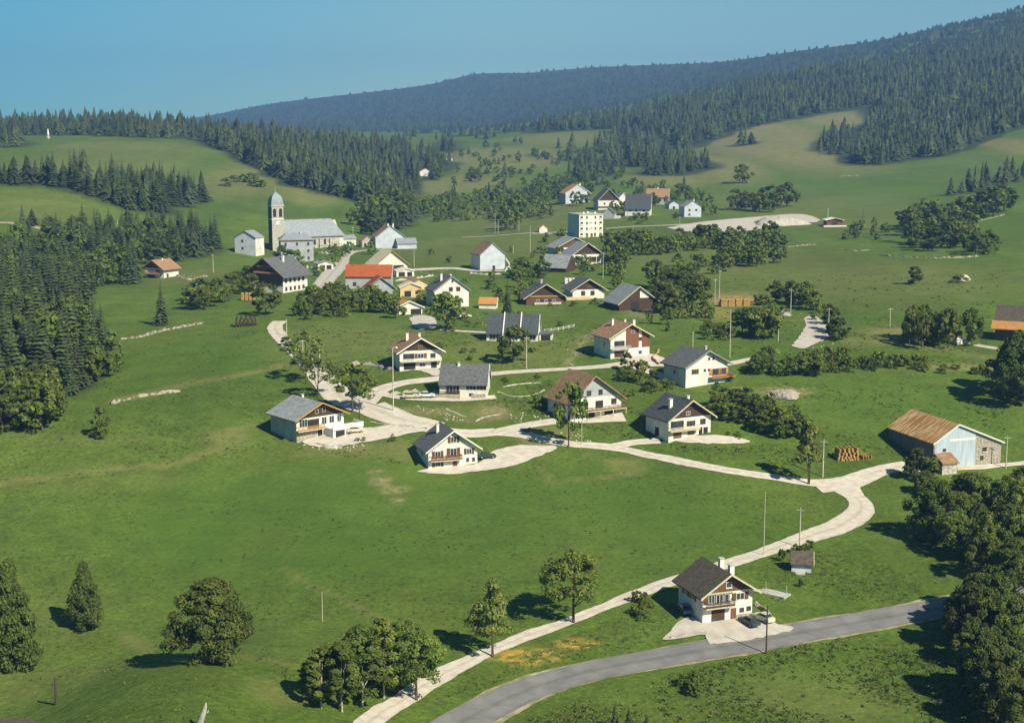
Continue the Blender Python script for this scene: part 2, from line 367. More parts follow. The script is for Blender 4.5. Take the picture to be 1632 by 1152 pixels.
gm = bpy.data.materials.new('meadow'); gm.use_nodes = True
nt = gm.node_tree; L = nt.links; bs = nt.nodes['Principled BSDF']; bs.inputs['Roughness'].default_value = 0.95; bs.inputs['Specular IOR Level'].default_value = 0.1
def noise(scale, detail=5, stretch=(1,1,1), rot=0.0):
    tc = nt.nodes.new('ShaderNodeTexCoord'); mp = nt.nodes.new('ShaderNodeMapping'); mp.inputs['Scale'].default_value = stretch; mp.inputs['Rotation'].default_value = (0,0,rot)
    nz = nt.nodes.new('ShaderNodeTexNoise'); nz.inputs['Scale'].default_value = scale; nz.inputs['Detail'].default_value = detail
    L.new(tc.outputs['Object'], mp.inputs[0]); L.new(mp.outputs[0], nz.inputs['Vector']); return nz.outputs['Fac']
def ramp(fac, stops):
    cr = nt.nodes.new('ShaderNodeValToRGB'); e = cr.color_ramp.elements
    for i, (p, c) in enumerate(stops):
        q = e[i] if i < 2 else e.new(p)
        q.position = p; q.color = (*c, 1)
    L.new(fac, cr.inputs[0]); return cr.outputs[0]
def mix(a, b, fac, mode='MIX'):
    m = nt.nodes.new('ShaderNodeMix'); m.data_type = 'RGBA'; m.blend_type = mode
    for s, k in ((fac, 0), (a, 6), (b, 7)):
        if hasattr(s, 'is_output'): L.new(s, m.inputs[k])
        else: m.inputs[k].default_value = s if k == 0 else (*s, 1)
    return m.outputs[2]
def math_(op, a, b):
    m = nt.nodes.new('ShaderNodeMath'); m.operation = op; m.use_clamp = True
    for s, k in ((a, 0), (b, 1)):
        if hasattr(s, 'is_output'): L.new(s, m.inputs[k])
        else: m.inputs[k].default_value = s
    return m.outputs[0]
def attr(nm):
    a = nt.nodes.new('ShaderNodeAttribute'); a.attribute_name = nm; return a.outputs['Fac']
GRASS_A, GRASS_B = (.074,.121,.018), (.102,.156,.028)
base = mix(ramp(noise(.012, 6), [(.35, GRASS_A), (.65, GRASS_B)]), ramp(noise(.16, 6), [(.3, (.60,.62,.60)), (.7, (1.22,1.2,1.2))]), 0.55, 'MULTIPLY')
base = mix(base, ramp(noise(1.1, 6), [(.3, (.62,.64,.6)), (.7, (1.35,1.32,1.3))]), 0.75, 'MULTIPLY')
base = mix(base, ramp(noise(3.5, 4), [(.35, (.70,.72,.68)), (.65, (1.28,1.25,1.25))]), 0.7, 'MULTIPLY')
base = mix(base, ramp(noise(.05, 3, (1,.12,1), .5), [(.35, (.86,.88,.86)), (.65, (1.12,1.1,1.08))]), 0.7, 'MULTIPLY')
dn = math_('MULTIPLY', attr('lush'), ramp(noise(.02, 4), [(.3, (.5,.5,.5)), (.6, (1,1,1))]))
base = mix(base, (.064,.128,.016), math_('MULTIPLY', dn, .75))
yel = math_('MULTIPLY', ramp(noise(.03, 6), [(.52, (0,0,0)), (.75, (1,1,1))]), .3)
base = mix(base, (.130,.155,.030), yel)
da = math_('MULTIPLY', attr('dry'), ramp(noise(.12, 6), [(.25, (.45,.45,.45)), (.6, (1,1,1))]))
base = mix(base, ramp(noise(.25, 5), [(.3, (.165,.150,.058)), (.7, (.26,.225,.095))]), da)
ea = math_('MULTIPLY', attr('earth'), ramp(noise(.5, 6), [(.30, (0,0,0)), (.52, (1,1,1))]))
base = mix(base, ramp(noise(.8, 5), [(.35, (.24,.17,.09)), (.65, (.42,.33,.20))]), ea)
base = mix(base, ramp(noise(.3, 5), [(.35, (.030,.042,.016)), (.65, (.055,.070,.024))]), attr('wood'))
ba = math_('MULTIPLY', attr('bloom'), ramp(noise(.45, 6), [(.42, (0,0,0)), (.58, (1,1,1))]))
base = mix(base, ramp(noise(.9, 5), [(.35, (.34,.20,.035)), (.65, (.44,.31,.08))]), ba)
L.new(base, bs.inputs['Base Color'])
bp = nt.nodes.new('ShaderNodeBump'); bp.inputs['Strength'].default_value = .5; bp.inputs['Distance'].default_value = .5
L.new(noise(.7, 6), bp.inputs['Height']); L.new(bp.outputs[0], bs.inputs['Normal'])
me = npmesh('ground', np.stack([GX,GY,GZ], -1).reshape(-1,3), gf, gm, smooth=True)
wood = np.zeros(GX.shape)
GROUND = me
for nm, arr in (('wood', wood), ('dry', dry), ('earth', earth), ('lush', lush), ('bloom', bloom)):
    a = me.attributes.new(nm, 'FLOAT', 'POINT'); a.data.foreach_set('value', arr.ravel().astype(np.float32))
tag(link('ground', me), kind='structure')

# ------------------------------------------------------------------ roads, lanes, gravel yards
def road_mat(name, c1, c2, s, edge=1.30, ruts=(.80,.80,.72)):
    """edge: 0 in the middle, 1 at the rim, where grass creeps in"""
    m = mat(name, c1, c2, s, rough=.9, detail=8, lo=.3, hi=.7, spec=.2, bump=.15)
    nt = m.node_tree; L = nt.links; p = nt.nodes['Principled BSDF']; src = p.inputs['Base Color'].links[0].from_socket
    at = nt.nodes.new('ShaderNodeAttribute'); at.attribute_name = 'edge'
    tc = nt.nodes.new('ShaderNodeTexCoord'); nz = nt.nodes.new('ShaderNodeTexNoise'); nz.inputs['Scale'].default_value = .8; nz.inputs['Detail'].default_value = 6; L.new(tc.outputs['Object'], nz.inputs['Vector'])
    ad = nt.nodes.new('ShaderNodeMath'); ad.operation = 'MULTIPLY_ADD'; ad.inputs[1].default_value = .9; L.new(nz.outputs['Fac'], ad.inputs[0]); L.new(at.outputs['Fac'], ad.inputs[2])
    cr = nt.nodes.new('ShaderNodeValToRGB'); cr.color_ramp.elements[0].position = edge; cr.color_ramp.elements[1].position = edge+.1; L.new(ad.outputs[0], cr.inputs[0])
    mx = nt.nodes.new('ShaderNodeMix'); mx.data_type = 'RGBA'; mx.inputs[7].default_value = (.13,.145,.045,1); L.new(cr.outputs[0], mx.inputs[0]); L.new(src, mx.inputs[6])
    rt = nt.nodes.new('ShaderNodeAttribute'); rt.attribute_name = 'rut'; m2 = nt.nodes.new('ShaderNodeMix'); m2.data_type = 'RGBA'; m2.blend_type = 'MULTIPLY'; m2.inputs[7].default_value = (*ruts, 1)
    L.new(rt.outputs['Fac'], m2.inputs[0]); L.new(mx.outputs[2], m2.inputs[6]); L.new(m2.outputs[2], p.inputs['Base Color'])
    return m
M['asphalt'] = road_mat('asphalt', (.155,.155,.152), (.225,.22,.215), .35)
M['gravel'] = road_mat('white_gravel', (.46,.41,.34), (.62,.565,.48), .6)
M['greygravel'] = road_mat('pinkish_gravel', (.40,.36,.315), (.54,.49,.43), .5)
M['verge'] = road_mat('dusty_verge', (.16,.15,.06), (.42,.37,.25), .5)
ROADLINES = []
def zlift(y): return 0.05+0.00012*y
def catmull(P, step):
    P = [np.array(p) for p in P]; P = [2*P[0]-P[1]]+P+[2*P[-1]-P[-2]]; out = []
    for i in range(1, len(P)-2):
        a, b, c, d = P[i-1:i+3]; k = max(2, int(np.linalg.norm(c-b)/step))
        for t in np.linspace(0, 1, k, endpoint=False):
            out.append(.5*((2*b)+(c-a)*t+(2*a-5*b+4*c-d)*t*t+(3*b-a-3*c+d)*t**3))
    out.append(P[-2]); return np.array(out)
def ribbon(name, px, width, m, lift=0.0, rag=.25, step=1.2, across=8):
    G = ground([p[0] for p in px], [p[1] for p in px])[:, :2]
    C = catmull(G, step); T = np.gradient(C, axis=0); T /= np.linalg.norm(T, axis=1)[:,None]+1e-9
    N = np.stack([-T[:,1], T[:,0]], 1); k = len(C)
    w = np.interp(np.linspace(0, 1, k), np.linspace(0, 1, len(width)), width) if isinstance(width, (list, tuple)) else np.full(k, width)
    rng = np.random.RandomState(len(name)+k)
    def wob(): 
        r = rng.randn(k+40); return rag*(np.convolve(r, np.ones(5)/5, 'same')[:k]*1.2+np.convolve(r, np.ones(17)/17, 'same')[:k]*1.5)
    wl, wr = w/2+wob(), w/2+wob()
    V = []
    for j in range(across+1):
        s = j/across; off = -wl+(wl+wr)*s; V.append(C+N*off[:,None])
    V = np.stack(V, 1); X, Y = V[...,0], V[...,1]; ROADLINES.append((C, float(np.max(w))/2+.4))
    Z = hgt(X, Y)+zlift(Y)+lift
    ii = np.arange(k*(across+1)).reshape(k, across+1)
    f = np.stack([ii[:-1,:-1], ii[:-1,1:], ii[1:,1:], ii[1:,:-1]], -1).reshape(-1,4)
    me = npmesh(name, np.stack([X,Y,Z],-1).reshape(-1,3), f, m, smooth=True)
    s = np.abs(np.linspace(-1, 1, across+1)); s = np.broadcast_to(s, X.shape)
    a = me.attributes.new('edge', 'FLOAT', 'POINT'); a.data.foreach_set('value', (s**3).ravel().astype(np.float32))
    a = me.attributes.new('rut', 'FLOAT', 'POINT'); a.data.foreach_set('value', (np.where((s < .2), 1, 0)+np.where(s > .8, .6, 0)).ravel().astype(np.float32))
    return tag(link(name, me), kind='structure')
def patch(name, px, m, lift=0.0, rag=.35, step=1.5):
    G = ground([p[0] for p in px], [p[1] for p in px])[:, :2]
    B = catmull(list(G)+[G[0]], 1.0)[:-1]
    rng = np.random.RandomState(len(px)*7+int(px[0][0])); B = B+rng.randn(*B.shape)*rag*.45
    ROADLINES.append((B, 2.0)); cb = B.mean(0); ROADLINES.append((np.concatenate([cb+(B-cb)*q for q in (.25,.5,.75)]), 2.0))
    k = len(B); x0, y0 = B.min(0); x1, y1 = B.max(0)
    gx, gy = np.meshgrid(np.arange(x0, x1, step), np.arange(y0, y1, step)); pts = np.stack([gx.ravel(), gy.ravel()], 1)
    co = [Vector(p) for p in B]+[Vector(p) for p in pts]
    r = geometry.delaunay_2d_cdt(co, [], [list(range(k))], 1, 1e-4)
    X = np.array([c.x for c in r[0]]); Y = np.array([c.y for c in r[0]]); Z = hgt(X, Y)+zlift(Y)+lift
    me = bpy.data.meshes.new(name); me.from_pydata(list(zip(X, Y, Z)), [], [list(q) for q in r[2]]); me.materials.append(m)
    me.polygons.foreach_set('use_smooth', np.ones(len(me.polygons), dtype=bool)); me.update()
    dd = seg_dist(X, Y, [tuple(b) for b in B]+[tuple(B[0])]); a = me.attributes.new('edge', 'FLOAT', 'POINT'); a.data.foreach_set('value', np.clip(1-dd/2.0, 0, 1).astype(np.float32))
    return tag(link(name, me), kind='structure')
ROAD = [(610,1290),(668,1205),(735,1152),(820,1108),(920,1075),(1050,1049),(1180,1027),(1300,1004),(1420,983),(1545,959),(1640,938),(1800,905),(2000,868),(2300,830)]
ribbon('road', ROAD, 6.6, M['asphalt'], .03, .05)
ribbon('road_verge', ROAD, 7.5, M['verge'], 0.0, .30)
LANE = [(480,1250),(590,1155),(640,1118),(700,1077),(770,1044),(850,1009),(920,985),(1000,953),(1080,924),(1180,892),(1260,866),(1330,843),(1368,818),(1366,794),(1320,773),(1250,764),(1150,749),(1050,728),(980,714),(900,707),(830,693),(780,688)]
ribbon('gravel_lane', LANE, [5,4.6,4,3.6,3.4,3.4,3.4,3.4,3.4,3.6,4.2,5.5,5.6,4.4,3.6,3.4,3.4,3.4,3.4,4.2], M['gravel'], .02)
ribbon('gravel_lane', [(790,689),(740,691),(690,684),(640,669),(585,652),(548,634),(520,608),(492,580),(466,557),(447,538),(438,522),(446,512)], [4.5,4.5,5,7,9,8,6.5,5.5,4.6,4.4,4.4,4.4], M['gravel'], .035)
ribbon('gravel_lane', [(575,648),(592,630),(620,616),(680,606),(740,600),(820,593),(900,588),(960,584),(1010,578)], [8,6,4.5,4,3.6,3.4,3.4,4,5], M['gravel'], .03)
ribbon('gravel_lane', [(1000,580),(1030,590),(1070,604),(1110,612)], 3.4, M['gravel'], .045)
ribbon('gravel_lane', [(560,640),(600,628),(640,634),(700,637),(790,633)], 3.0, M['gravel'], .04)
ribbon('gravel_lane', [(790,690),(830,680),(880,672),(930,668),(995,665)], [4.5,4,3.6,5.5,6], M['gravel'], .04)
ribbon('gravel_lane', [(1300,776),(1350,770),(1400,752),(1450,742)], [8,6.5,5,4.5], M['gravel'], .045)
ribbon('gravel_lane', [(1490,749),(1560,745),(1632,738),(1700,732),(1850,716),(2050,690)], 2.4, M['gravel'], .03)
ribbon('gravel_lane', [(975,713),(1010,706),(1052,703)], 3.0, M['gravel'], .045)
ribbon('gravel_lane', [(590,648),(640,668),(700,680)], [9,8,5], M['gravel'], .05)
ribbon('gravel_lane', [(1120,586),(1160,580),(1200,572)], 3.2, M['gravel'], .03)
ribbon('village_road', [(500,470),(520,447),(538,425),(556,405),(590,399),(640,397)], [8,8,9,8,5,4], M['greygravel'], .03)
ribbon('village_road', [(625,432),(670,430),(720,428),(760,432),(805,432)], [8,9,7,4,4], M['gravel'], .03)
ribbon('field_track', [(736,379),(790,376),(850,372),(905,376),(960,378),(1010,380)], 3.2, M['gravel'], .03)
ribbon('field_track', [(850,373),(900,370),(905,370)], 2.6, M['gravel'], .03)
ribbon('field_track', [(965,365),(1000,362),(1050,360),(1100,358)], 3.0, M['gravel'], .03)
ribbon('field_track', [(0,355),(40,358),(70,366)], 2.6, M['verge'], .03)
ribbon('field_track', [(700,525),(730,528),(775,530)], 3.0, M['gravel'], .03)
ribbon('field_track', [(1555,550),(1590,556),(1650,562),(1750,560),(1900,540)], 3.4, M['greygravel'], .03)
patch('gravel_yard', [(1090,986),(1072,1003),(1056,1020),(1085,1018),(1125,1012),(1130,1026),(1190,1022),(1265,1003),(1240,996),(1225,985),(1200,982),(1130,985)], M['greygravel'], .10)
patch('gravel_yard', [(662,752),(700,756),(750,753),(810,744),(850,731),(888,714),(850,710),(815,712),(780,722),(764,738),(700,745)], M['gravel'], .06)
patch('gravel_yard', [(480,704),(500,712),(540,712),(600,702),(650,692),(690,683),(640,676),(590,682),(545,685),(500,698)], M['gravel'], .07)
patch('gravel_yard', [(1048,700),(1100,706),(1150,708),(1195,706),(1185,700),(1145,694),(1090,697)], M['gravel'], .06)
patch('gravel_yard', [(985,572),(1005,582),(1040,585),(1075,582),(1060,572),(1035,565)], M['gravel'], .07)
patch('gravel_lane', [(1268,766),(1310,768),(1345,768),(1392,754),(1400,760),(1372,775),(1376,790),(1358,792),(1342,784),(1325,779),(1290,773)], M['gravel'], .055, .2)
patch('gravel_yard', [(652,508),(665,524),(695,522),(690,506),(665,503)], M['greygravel'], .05)
patch('gravel_yard', [(1062,364),(1100,370),(1150,373),(1210,366),(1270,356),(1300,355),(1304,349),(1275,342),(1220,345),(1150,351),(1100,357)], M['greygravel'], .12, .8)
patch('gravel_yard', [(1262,552),(1280,556),(1300,548),(1325,536),(1318,520),(1300,505),(1282,507),(1284,520),(1275,535)], M['greygravel'], .06)
patch('gravel_yard', [(1232,496),(1250,504),(1262,504),(1250,495)], M['greygravel'], .06)
patch('gravel_yard', [(640,588),(670,592),(697,600),(700,590),(690,585)], M['greygravel'], .06)
# ------------------------------------------------------------------ houses
class House:
    """Local frame: front gable wall in the plane y=0 looking along -y, ridge along +y.
    Sizes come from the photo in pixels at the front wall and are turned into metres."""
    def __init__(s, name, label, cat, u, v, w, h, a, rz, L, wall, roof, anchor='F', oh=.8, of=.9, ridge=0.0, hr=None, group=None, trim='darkwood', thick=.22, body=True, sink=0.0, backgable=True):
        p = g1(u, v); s.S = pxm(p.y); s.rz = R(rz); c, sn = math.cos(s.rz), math.sin(s.rz)
        if anchor == 'F':
            s.W = w/s.S/max(.35, abs(c)); s.L = L; o = (0, 0)
        else:                                         # the long left wall was measured; L is then the gable width
            s.L = w/s.S/max(.35, abs(sn)); s.W = L; o = (-s.W/2, s.L/2)
        s.h = h/s.S*1.02; s.a = a/s.S*1.02; s.hr = (hr/s.S*1.02 if hr is not None else s.h)
        loc = (p.x-(c*o[0]-sn*o[1]), p.y-(sn*o[0]+c*o[1]), p.z-sink)
        s.e = empty(name, loc, s.rz); tag(s.e, label, cat, group)
        s.ax = ridge*s.W/2; s.oh = oh; s.of = of
        x0, x1 = -s.W/2, s.W/2; s.x0, s.x1 = x0, x1
        s.wallmat = wall
        s.wall = MB().prism_y([(x0,-3.5),(x1,-3.5),(x1,s.hr),(s.ax,s.a),(x0,s.h)], 0, s.L).build('wall', M[wall], s.e)
        s.ml = (s.a-s.h)/(s.ax-x0); s.mr = (s.a-s.hr)/(x1-s.ax)
        xl, xr = x0-oh, x1+oh; zl, zr = s.h-oh*s.ml+.03, s.hr-oh*s.mr+.03; za = s.a+.03; t = thick
        s.roof = MB().prism_y([(xl,zl),(s.ax,za),(xr,zr),(xr,zr+t),(s.ax,za+t*1.05),(xl,zl+t)], -of, s.L+of*.6).build('roof', M[roof], s.e)
        s.zl, s.zr, s.za, s.t, s.xl, s.xr = zl, zr, za, t, xl, xr
        if trim:
            f = MB()
            for (xa, z0, xb, z1) in ((xl, zl, s.ax, za), (s.ax, za, xr, zr)):
                f.prism_y([(xa, z0-.08), (xb, z1-.08), (xb, z1+t+.05), (xa, z0+t+.05)], -of-.10, -of-.003)
            f.build('bargeboard', M[trim], s.roof)
    def topz(s, x): return s.h+(x-s.x0)*s.ml if x < s.ax else s.hr+(s.x1-x)*s.mr
    def clad(s, m, z0, x0=-1, x1=1, z1=None, name='gable_cladding', d=.07):
        """boards on the front wall from height fraction z0 of the eaves up to the roof"""
        xa, xb = x0*s.W/2, x1*s.W/2; zb = z0*s.h
        pts = [(xa, zb), (xb, zb)]
        top = [(x, min(s.topz(x), z1*s.h if z1 else 1e9)) for x in (xb, min(max(s.ax, xa), xb), xa)]
        if zb > s.topz(xa):                           # clip on the slopes
            xa2 = s.x0+(zb-s.h)/s.ml; pts[0] = (xa2, zb); top = top[:-1]
        if zb > s.topz(xb):
            xb2 = s.x1-(zb-s.hr)/s.mr; pts[1] = (xb2, zb); top = top[1:]
        prof = pts+[q for q in top]
        prof = [q for i, q in enumerate(prof) if i == 0 or (abs(q[0]-prof[i-1][0])+abs(q[1]-prof[i-1][1])) > 1e-4]
        return MB().prism_y([(x, z-.02 if z > zb+.1 else z) for x, z in prof], -d, -.003).build(name, M[m], s.e)
    def _box(s, mb, face, a0, a1, b0, b1, z0, z1):
        if face == 'F': mb.box(a0, a1, -b1, -b0, z0, z1)
        elif face == 'L': mb.box(s.x0-b1, s.x0-b0, a0, a1, z0, z1)
        elif face == 'R': mb.box(s.x1+b0, s.x1+b1, a0, a1, z0, z1)
    def c(s, face, f): return f*s.W/2 if face == 'F' else (f+1)*s.L/2
    def win(s, face, f, z, w, h, frame='whitetrim', shut=None, bars=1, base=.0, sill=None, wood=None):
        """window at fraction f along the face; z = sill height in fractions of the eaves; w,h metres"""
        w *= 1.18; h *= 1.1; cx = s.c(face, f); z0 = z*s.h; fr = MB(); t = .07; x0, x1 = cx-w/2, cx+w/2; b = base
        s._box(fr, face, x0, x1, b+.003, b+.09, z0, z0+t); s._box(fr, face, x0, x1, b+.003, b+.09, z0+h-t, z0+h)
        s._box(fr, face, x0, x0+t, b+.003, b+.09, z0+t, z0+h-t); s._box(fr, face, x1-t, x1, b+.003, b+.09, z0+t, z0+h-t)
        for k in range(bars):
            q = x0+(x1-x0)*(k+1)/(bars+1); s._box(fr, face, q-.03, q+.03, b+.003, b+.085, z0+t, z0+h-t)
        o = fr.build('window', M[frame], s.e)
        pn = MB(); s._box(pn, face, x0+t, x1-t, b+.004, b+.045, z0+t, z0+h-t); pn.build('pane', M['glass'], o)
        if shut:
            for x in (x0-w*.5-.02, x1+.02):
                q = MB(); s._box(q, face, x, x+w*.5, b+.003, b+.06, z0-.03, z0+h+.03); q.build('shutter', M[shut], o)
        if sill:
            q = MB(); s._box(q, face, x0-.1, x1+.1, b+.003, b+.22, z0-.13, z0-.003); q.build('sill', M[sill], o)
        return o
    def door(s, face, f, w, h, m='wood', z=0.0, name='door', base=0.0, panel=True):
        cx = s.c(face, f); q = MB(); z0 = z*s.h; s._box(q, face, cx-w/2, cx+w/2, base+.003, base+.05, z0, z0+h)
        if panel:
            k = max(1, int(w/.9))
            for i in range(k+1):
                x = cx-w/2+(w-.08)*i/k; s._box(q, face, x, x+.08, base+.05, base+.08, z0, z0+h)
        return q.build(name, M[m], s.e)
    def opening(s, face, f, z, w, h, m='opening', base=0.0):  # flat dark panel; the shade of a recess is put into its colour
        return s.door(face, f, w, h, m, z, 'recess_shade', base, False)
    def garage(s, face, f, w, h, m='garage'): return s.door(face, f, w, h, m, 0, 'garage_door')
    def balcony(s, f0, f1, z, depth, slab='paletrim', rail='wood', rh=.95, posts=False, flowers=False, face='F'):
        x0, x1 = s.c(face, f0), s.c(face, f1); z0 = z*s.h; q = MB(); s._box(q, face, x0, x1, .003, depth, z0-.20, z0)
        if posts:
            n_ = posts
            for i in range(n_):
                x = x0+(x1-x0-.18)*i/(n_-1); s._box(q, face, x, x+.18, depth-.2, depth-.02, -1.5, z0-.20)
        o = q.build('balcony', M[slab], s.e)
        r = MB()
        s._box(r, face, x0, x1, depth-.09, depth-.02, z0+rh-.12, z0+rh); s._box(r, face, x0, x1, depth-.085, depth-.025, z0+rh*.55, z0+rh*.72); s._box(r, face, x0, x1, depth-.085, depth-.025, z0+.12, z0+rh*.42)
        k = max(2, int((x1-x0)/1.2))
        for i in range(k+1):
            x = x0+(x1-x0-.08)*i/k; s._box(r, face, x, x+.08, depth-.08, depth-.03, z0+.003, z0+rh-.12)
        for x in (x0, x1-.08): s._box(r, face, x, x+.08, .01, depth-.09, z0+rh-.12, z0+rh)
        r.build('railing', M[rail], o)
        if flowers:
            rg = random.Random(3); fl = MB()
            for i in range(26):
                x = rg.uniform(x0+.1, x1-.1); zz = z0+rh+rg.uniform(-.18,.12); e_ = rg.uniform(.09,.2); s._box(fl, face, x-e_, x+e_, depth, depth+.22+e_*.5, zz-e_, zz+e_)
            fl.build('flower_box', M['flowers'], o)
        return o
    def chimney(s, f, y, hgt_=1.3, w=.65, m='whitetrim', cap='concrete'):
        x = f*s.W/2; yy = y*s.L; z = s.topz(x); top = max(z, s.a-.3)+hgt_; q = MB().box(x-w/2, x+w/2, yy-w/2, yy+w/2, z-.4, top)
        o = q.build('chimney', M[m], s.roof)
        MB().box(x-w/2-.1, x+w/2+.1, yy-w/2-.1, yy+w/2+.1, top+.002, top+.14).build('chimney_cap', M[cap], o)
        return o
    def plinth(s, m, z, f0=-1, f1=1, face='F', d=.06):
        q = MB(); s._box(q, face, s.c(face, f0), s.c(face, f1), .003, d, -3.3, z*s.h); return q.build('plinth', M[m], s.e)
    def part(s, name, m, fn):
        q = MB(); fn(q); return q.build(name, M[m], s.e)

HC = 'house'
# ---- nearest chalet by the asphalt road
H = House('chalet', 'brown gabled chalet with two white chimneys standing by the asphalt road', HC, 1159, 988, 88, 50, 80, 20, 8.8, 'white', 'brownroof', trim='paletrim', oh=1.0, of=1.2)
H.clad('wood', 1.0); H.clad('wood', .62, -.98, .08, .97, 'loggia_cladding', .06)
H.win('F', -.66, .66, 1.0, 1.25, 'whitetrim', bars=1, base=.06); H.win('F', -.34, .60, 1.1, 1.5, bars=1, base=.06); H.win('F', -.05, .64, .7, 1.3, bars=0, base=.06)
H.balcony(-1.0, .16, .56, 1.3, 'paletrim', 'darkwood'); H.win('F', .50, .66, 1.3, 1.1, 'whitetrim', 'wood')
H.win('F', .02, 1.12, .9, .9, 'whitetrim', sill='paletrim', base=.07, bars=0)
H.garage('F', -.38, 2.4, 2.1); H.door('F', .24, 1.0, 2.0, 'redwood'); H.win('F', .58, .22, .7, .7, 'wood', bars=0); H.win('F', .86, .24, .7, .7, 'wood', bars=0)
H.plinth('stone', .16, .35, 1); H.chimney(.32, .60, 1.2, .75); H.chimney(.34, .22, 1.0, .8)
H.win('L', -.2, .6, 1.0, 1.1, shut='wood'); H.win('L', .4, .6, 1.0, 1.1, shut='wood')
H.part('balcony_canopy', 'paletrim', lambda q: q.box(-H.W/2, .2*H.W/2, -.35, -.07, .96*H.h, 1.0*H.h-.01))
# garden steps and slab terrace are separate things
H2 = H
# ---- white chalet
H = House('chalet', 'white chalet with red flowers on its balcony, nearest the big mown meadow', HC, 722, 744, 80, 31, 60, 20, 9.2, 'white', 'slate', trim='whitetrim', oh=.9, of=1.0)
H.win('F', .03, 1.30, 1.15, 1.25, 'whitetrim', 'wood'); H.win('F', -.62, .56, 1.1, 1.35, 'whitetrim', 'wood'); H.win('F', .02, .52, 1.3, 1.9, 'whitetrim', 'wood'); H.win('F', .66, .62, 1.0, 1.2, 'whitetrim', 'wood')
H.balcony(-.96, .32, .45, 1.3, 'paletrim', 'wood', flowers=True); H.win('F', -.62, .08, 1.1, 1.0, 'whitetrim', 'wood'); H.door('F', .08, 1.0, 2.0, 'redwood')
H.win('F', .60, .22, .55, .8, 'wood', bars=0); H.win('F', .84, .22, .55, .8, 'wood', bars=0); H.chimney(-.35, .55, 1.0, .6); H.win('L', 0, .5, 1.0, 1.1)
# ---- grey roofed chalet with garages
H = House('chalet', 'large chalet with pale grey roof, dark gable and a terrace over two garages', HC, 511, 694, 70, 33, 54, 40, 11.5, 'white', 'greyroof', trim='honeywood', oh=1.1, of=1.2)
H.clad('darkwood', .98); H.win('F', -.15, 1.12, .8, .9, 'paletrim', base=.07, bars=0); H.win('F', .15, 1.16, .7, 1.1, 'paletrim', base=.07, bars=0)
H.win('F', -.72, .55, 1.9, 1.7, 'whitetrim', bars=2); H.opening('F', -.30, .44, 3.2, 2.1); H.win('F', .16, .55, 1.2, 1.6, 'whitetrim'); H.win('F', .48, .55, 1.2, 1.6, 'whitetrim'); H.win('F', .8, .55, 1.0, 1.6, 'whitetrim')
H.balcony(-1.05, .06, .42, 1.4, 'paletrim', 'honeywood'); H.plinth('stone', .36, -1, -.15); H.opening('F', -.02, .0, 1.3, 1.6)
W_, h_ = H.W, H.h
H.part('garage_wing', 'white', lambda q: q.box(.12*W_/2, W_/2+2.6, -4.2, -.004, -3, .42*h_))
H.part('terrace_parapet', 'whitetrim', lambda q: (q.box(.12*W_/2-.1, W_/2+2.7, -4.4, -4.22, .36*h_, .60*h_), q.box(W_/2+2.61, W_/2+2.8, -4.2, .0, .36*h_, .60*h_)))
for xx in (.42, .95):
    q = MB().box(xx*W_/2-1.25, xx*W_/2+1.25, -4.26, -4.203, -.2, .32*h_); q.build('garage_door', M['opening'], H.e)
H.chimney(.25, .9, .6, .5); H.plinth('greywall', .98, face='L')  # grey sheet covers the left wall up to the eaves
# ---- long fronted house with two cars
H = House('chalet', 'slate roofed house with its long side and window band facing two parked cars', HC, 738, 634, 78, 25, 49, 86, 9.6, 'white', 'slate', anchor='L', trim='whitetrim', oh=.9, of=.3)
for f in (-.78, -.34): H.win('L', f, .52, 2.2, 1.2, 'whitetrim', bars=2)
H.opening('L', .45, .30, 3.4, 2.4); H.win('L', .50, .34, 2.2, 1.9, 'whitetrim', bars=2, base=.05); H.plinth('stone', .26, -.95, -.35, 'L'); H.win('L', -.35, .12, .9, .7, 'wood')
H.balcony(.10, .98, .28, 1.5, 'paletrim', 'darkwood', face='L', rh=.8); H.part('terrace_wall', 'stone', lambda q: q.box(H.x0-1.48, H.x0-.01, .56*H.L, H.L+1.6, -2.5, .28*H.h-.21)); H.chimney(-.1, .62, .9, .6)
# ---- red brown roofed chalet
H = House('chalet', 'chalet with faded red roof and dark carved gable beside the tall lamp pole', HC, 670, 588, 66, 30, 50, 17, 9.5, 'white', 'pinktile', trim='whitetrim', oh=1.1, of=1.2)
H.clad('darkwood', 1.02); H.win('F', 0, 1.10, 1.1, .8, 'honeywood', base=.07); H.opening('F', -.56, .48, 3.0, 1.9); H.win('F', -.58, .52, 1.4, 1.5, 'wood', base=.05); H.win('F', .02, .58, 1.4, 1.2, 'whitetrim', 'redwood'); H.win('F', .62, .50, 1.2, 1.5, 'wood')
H.balcony(-1, 1, .46, 1.3, 'paletrim', 'whitetrim', rh=.75); H.opening('F', -.52, 0, 3.2, 2.1); H.opening('F', .66, 0, 1.6, 2.1); H.win('F', .1, .12, 1.4, .9); H.chimney(-.42, .55, 1.0, .7); H.chimney(.12, .4, 1.0, .6)
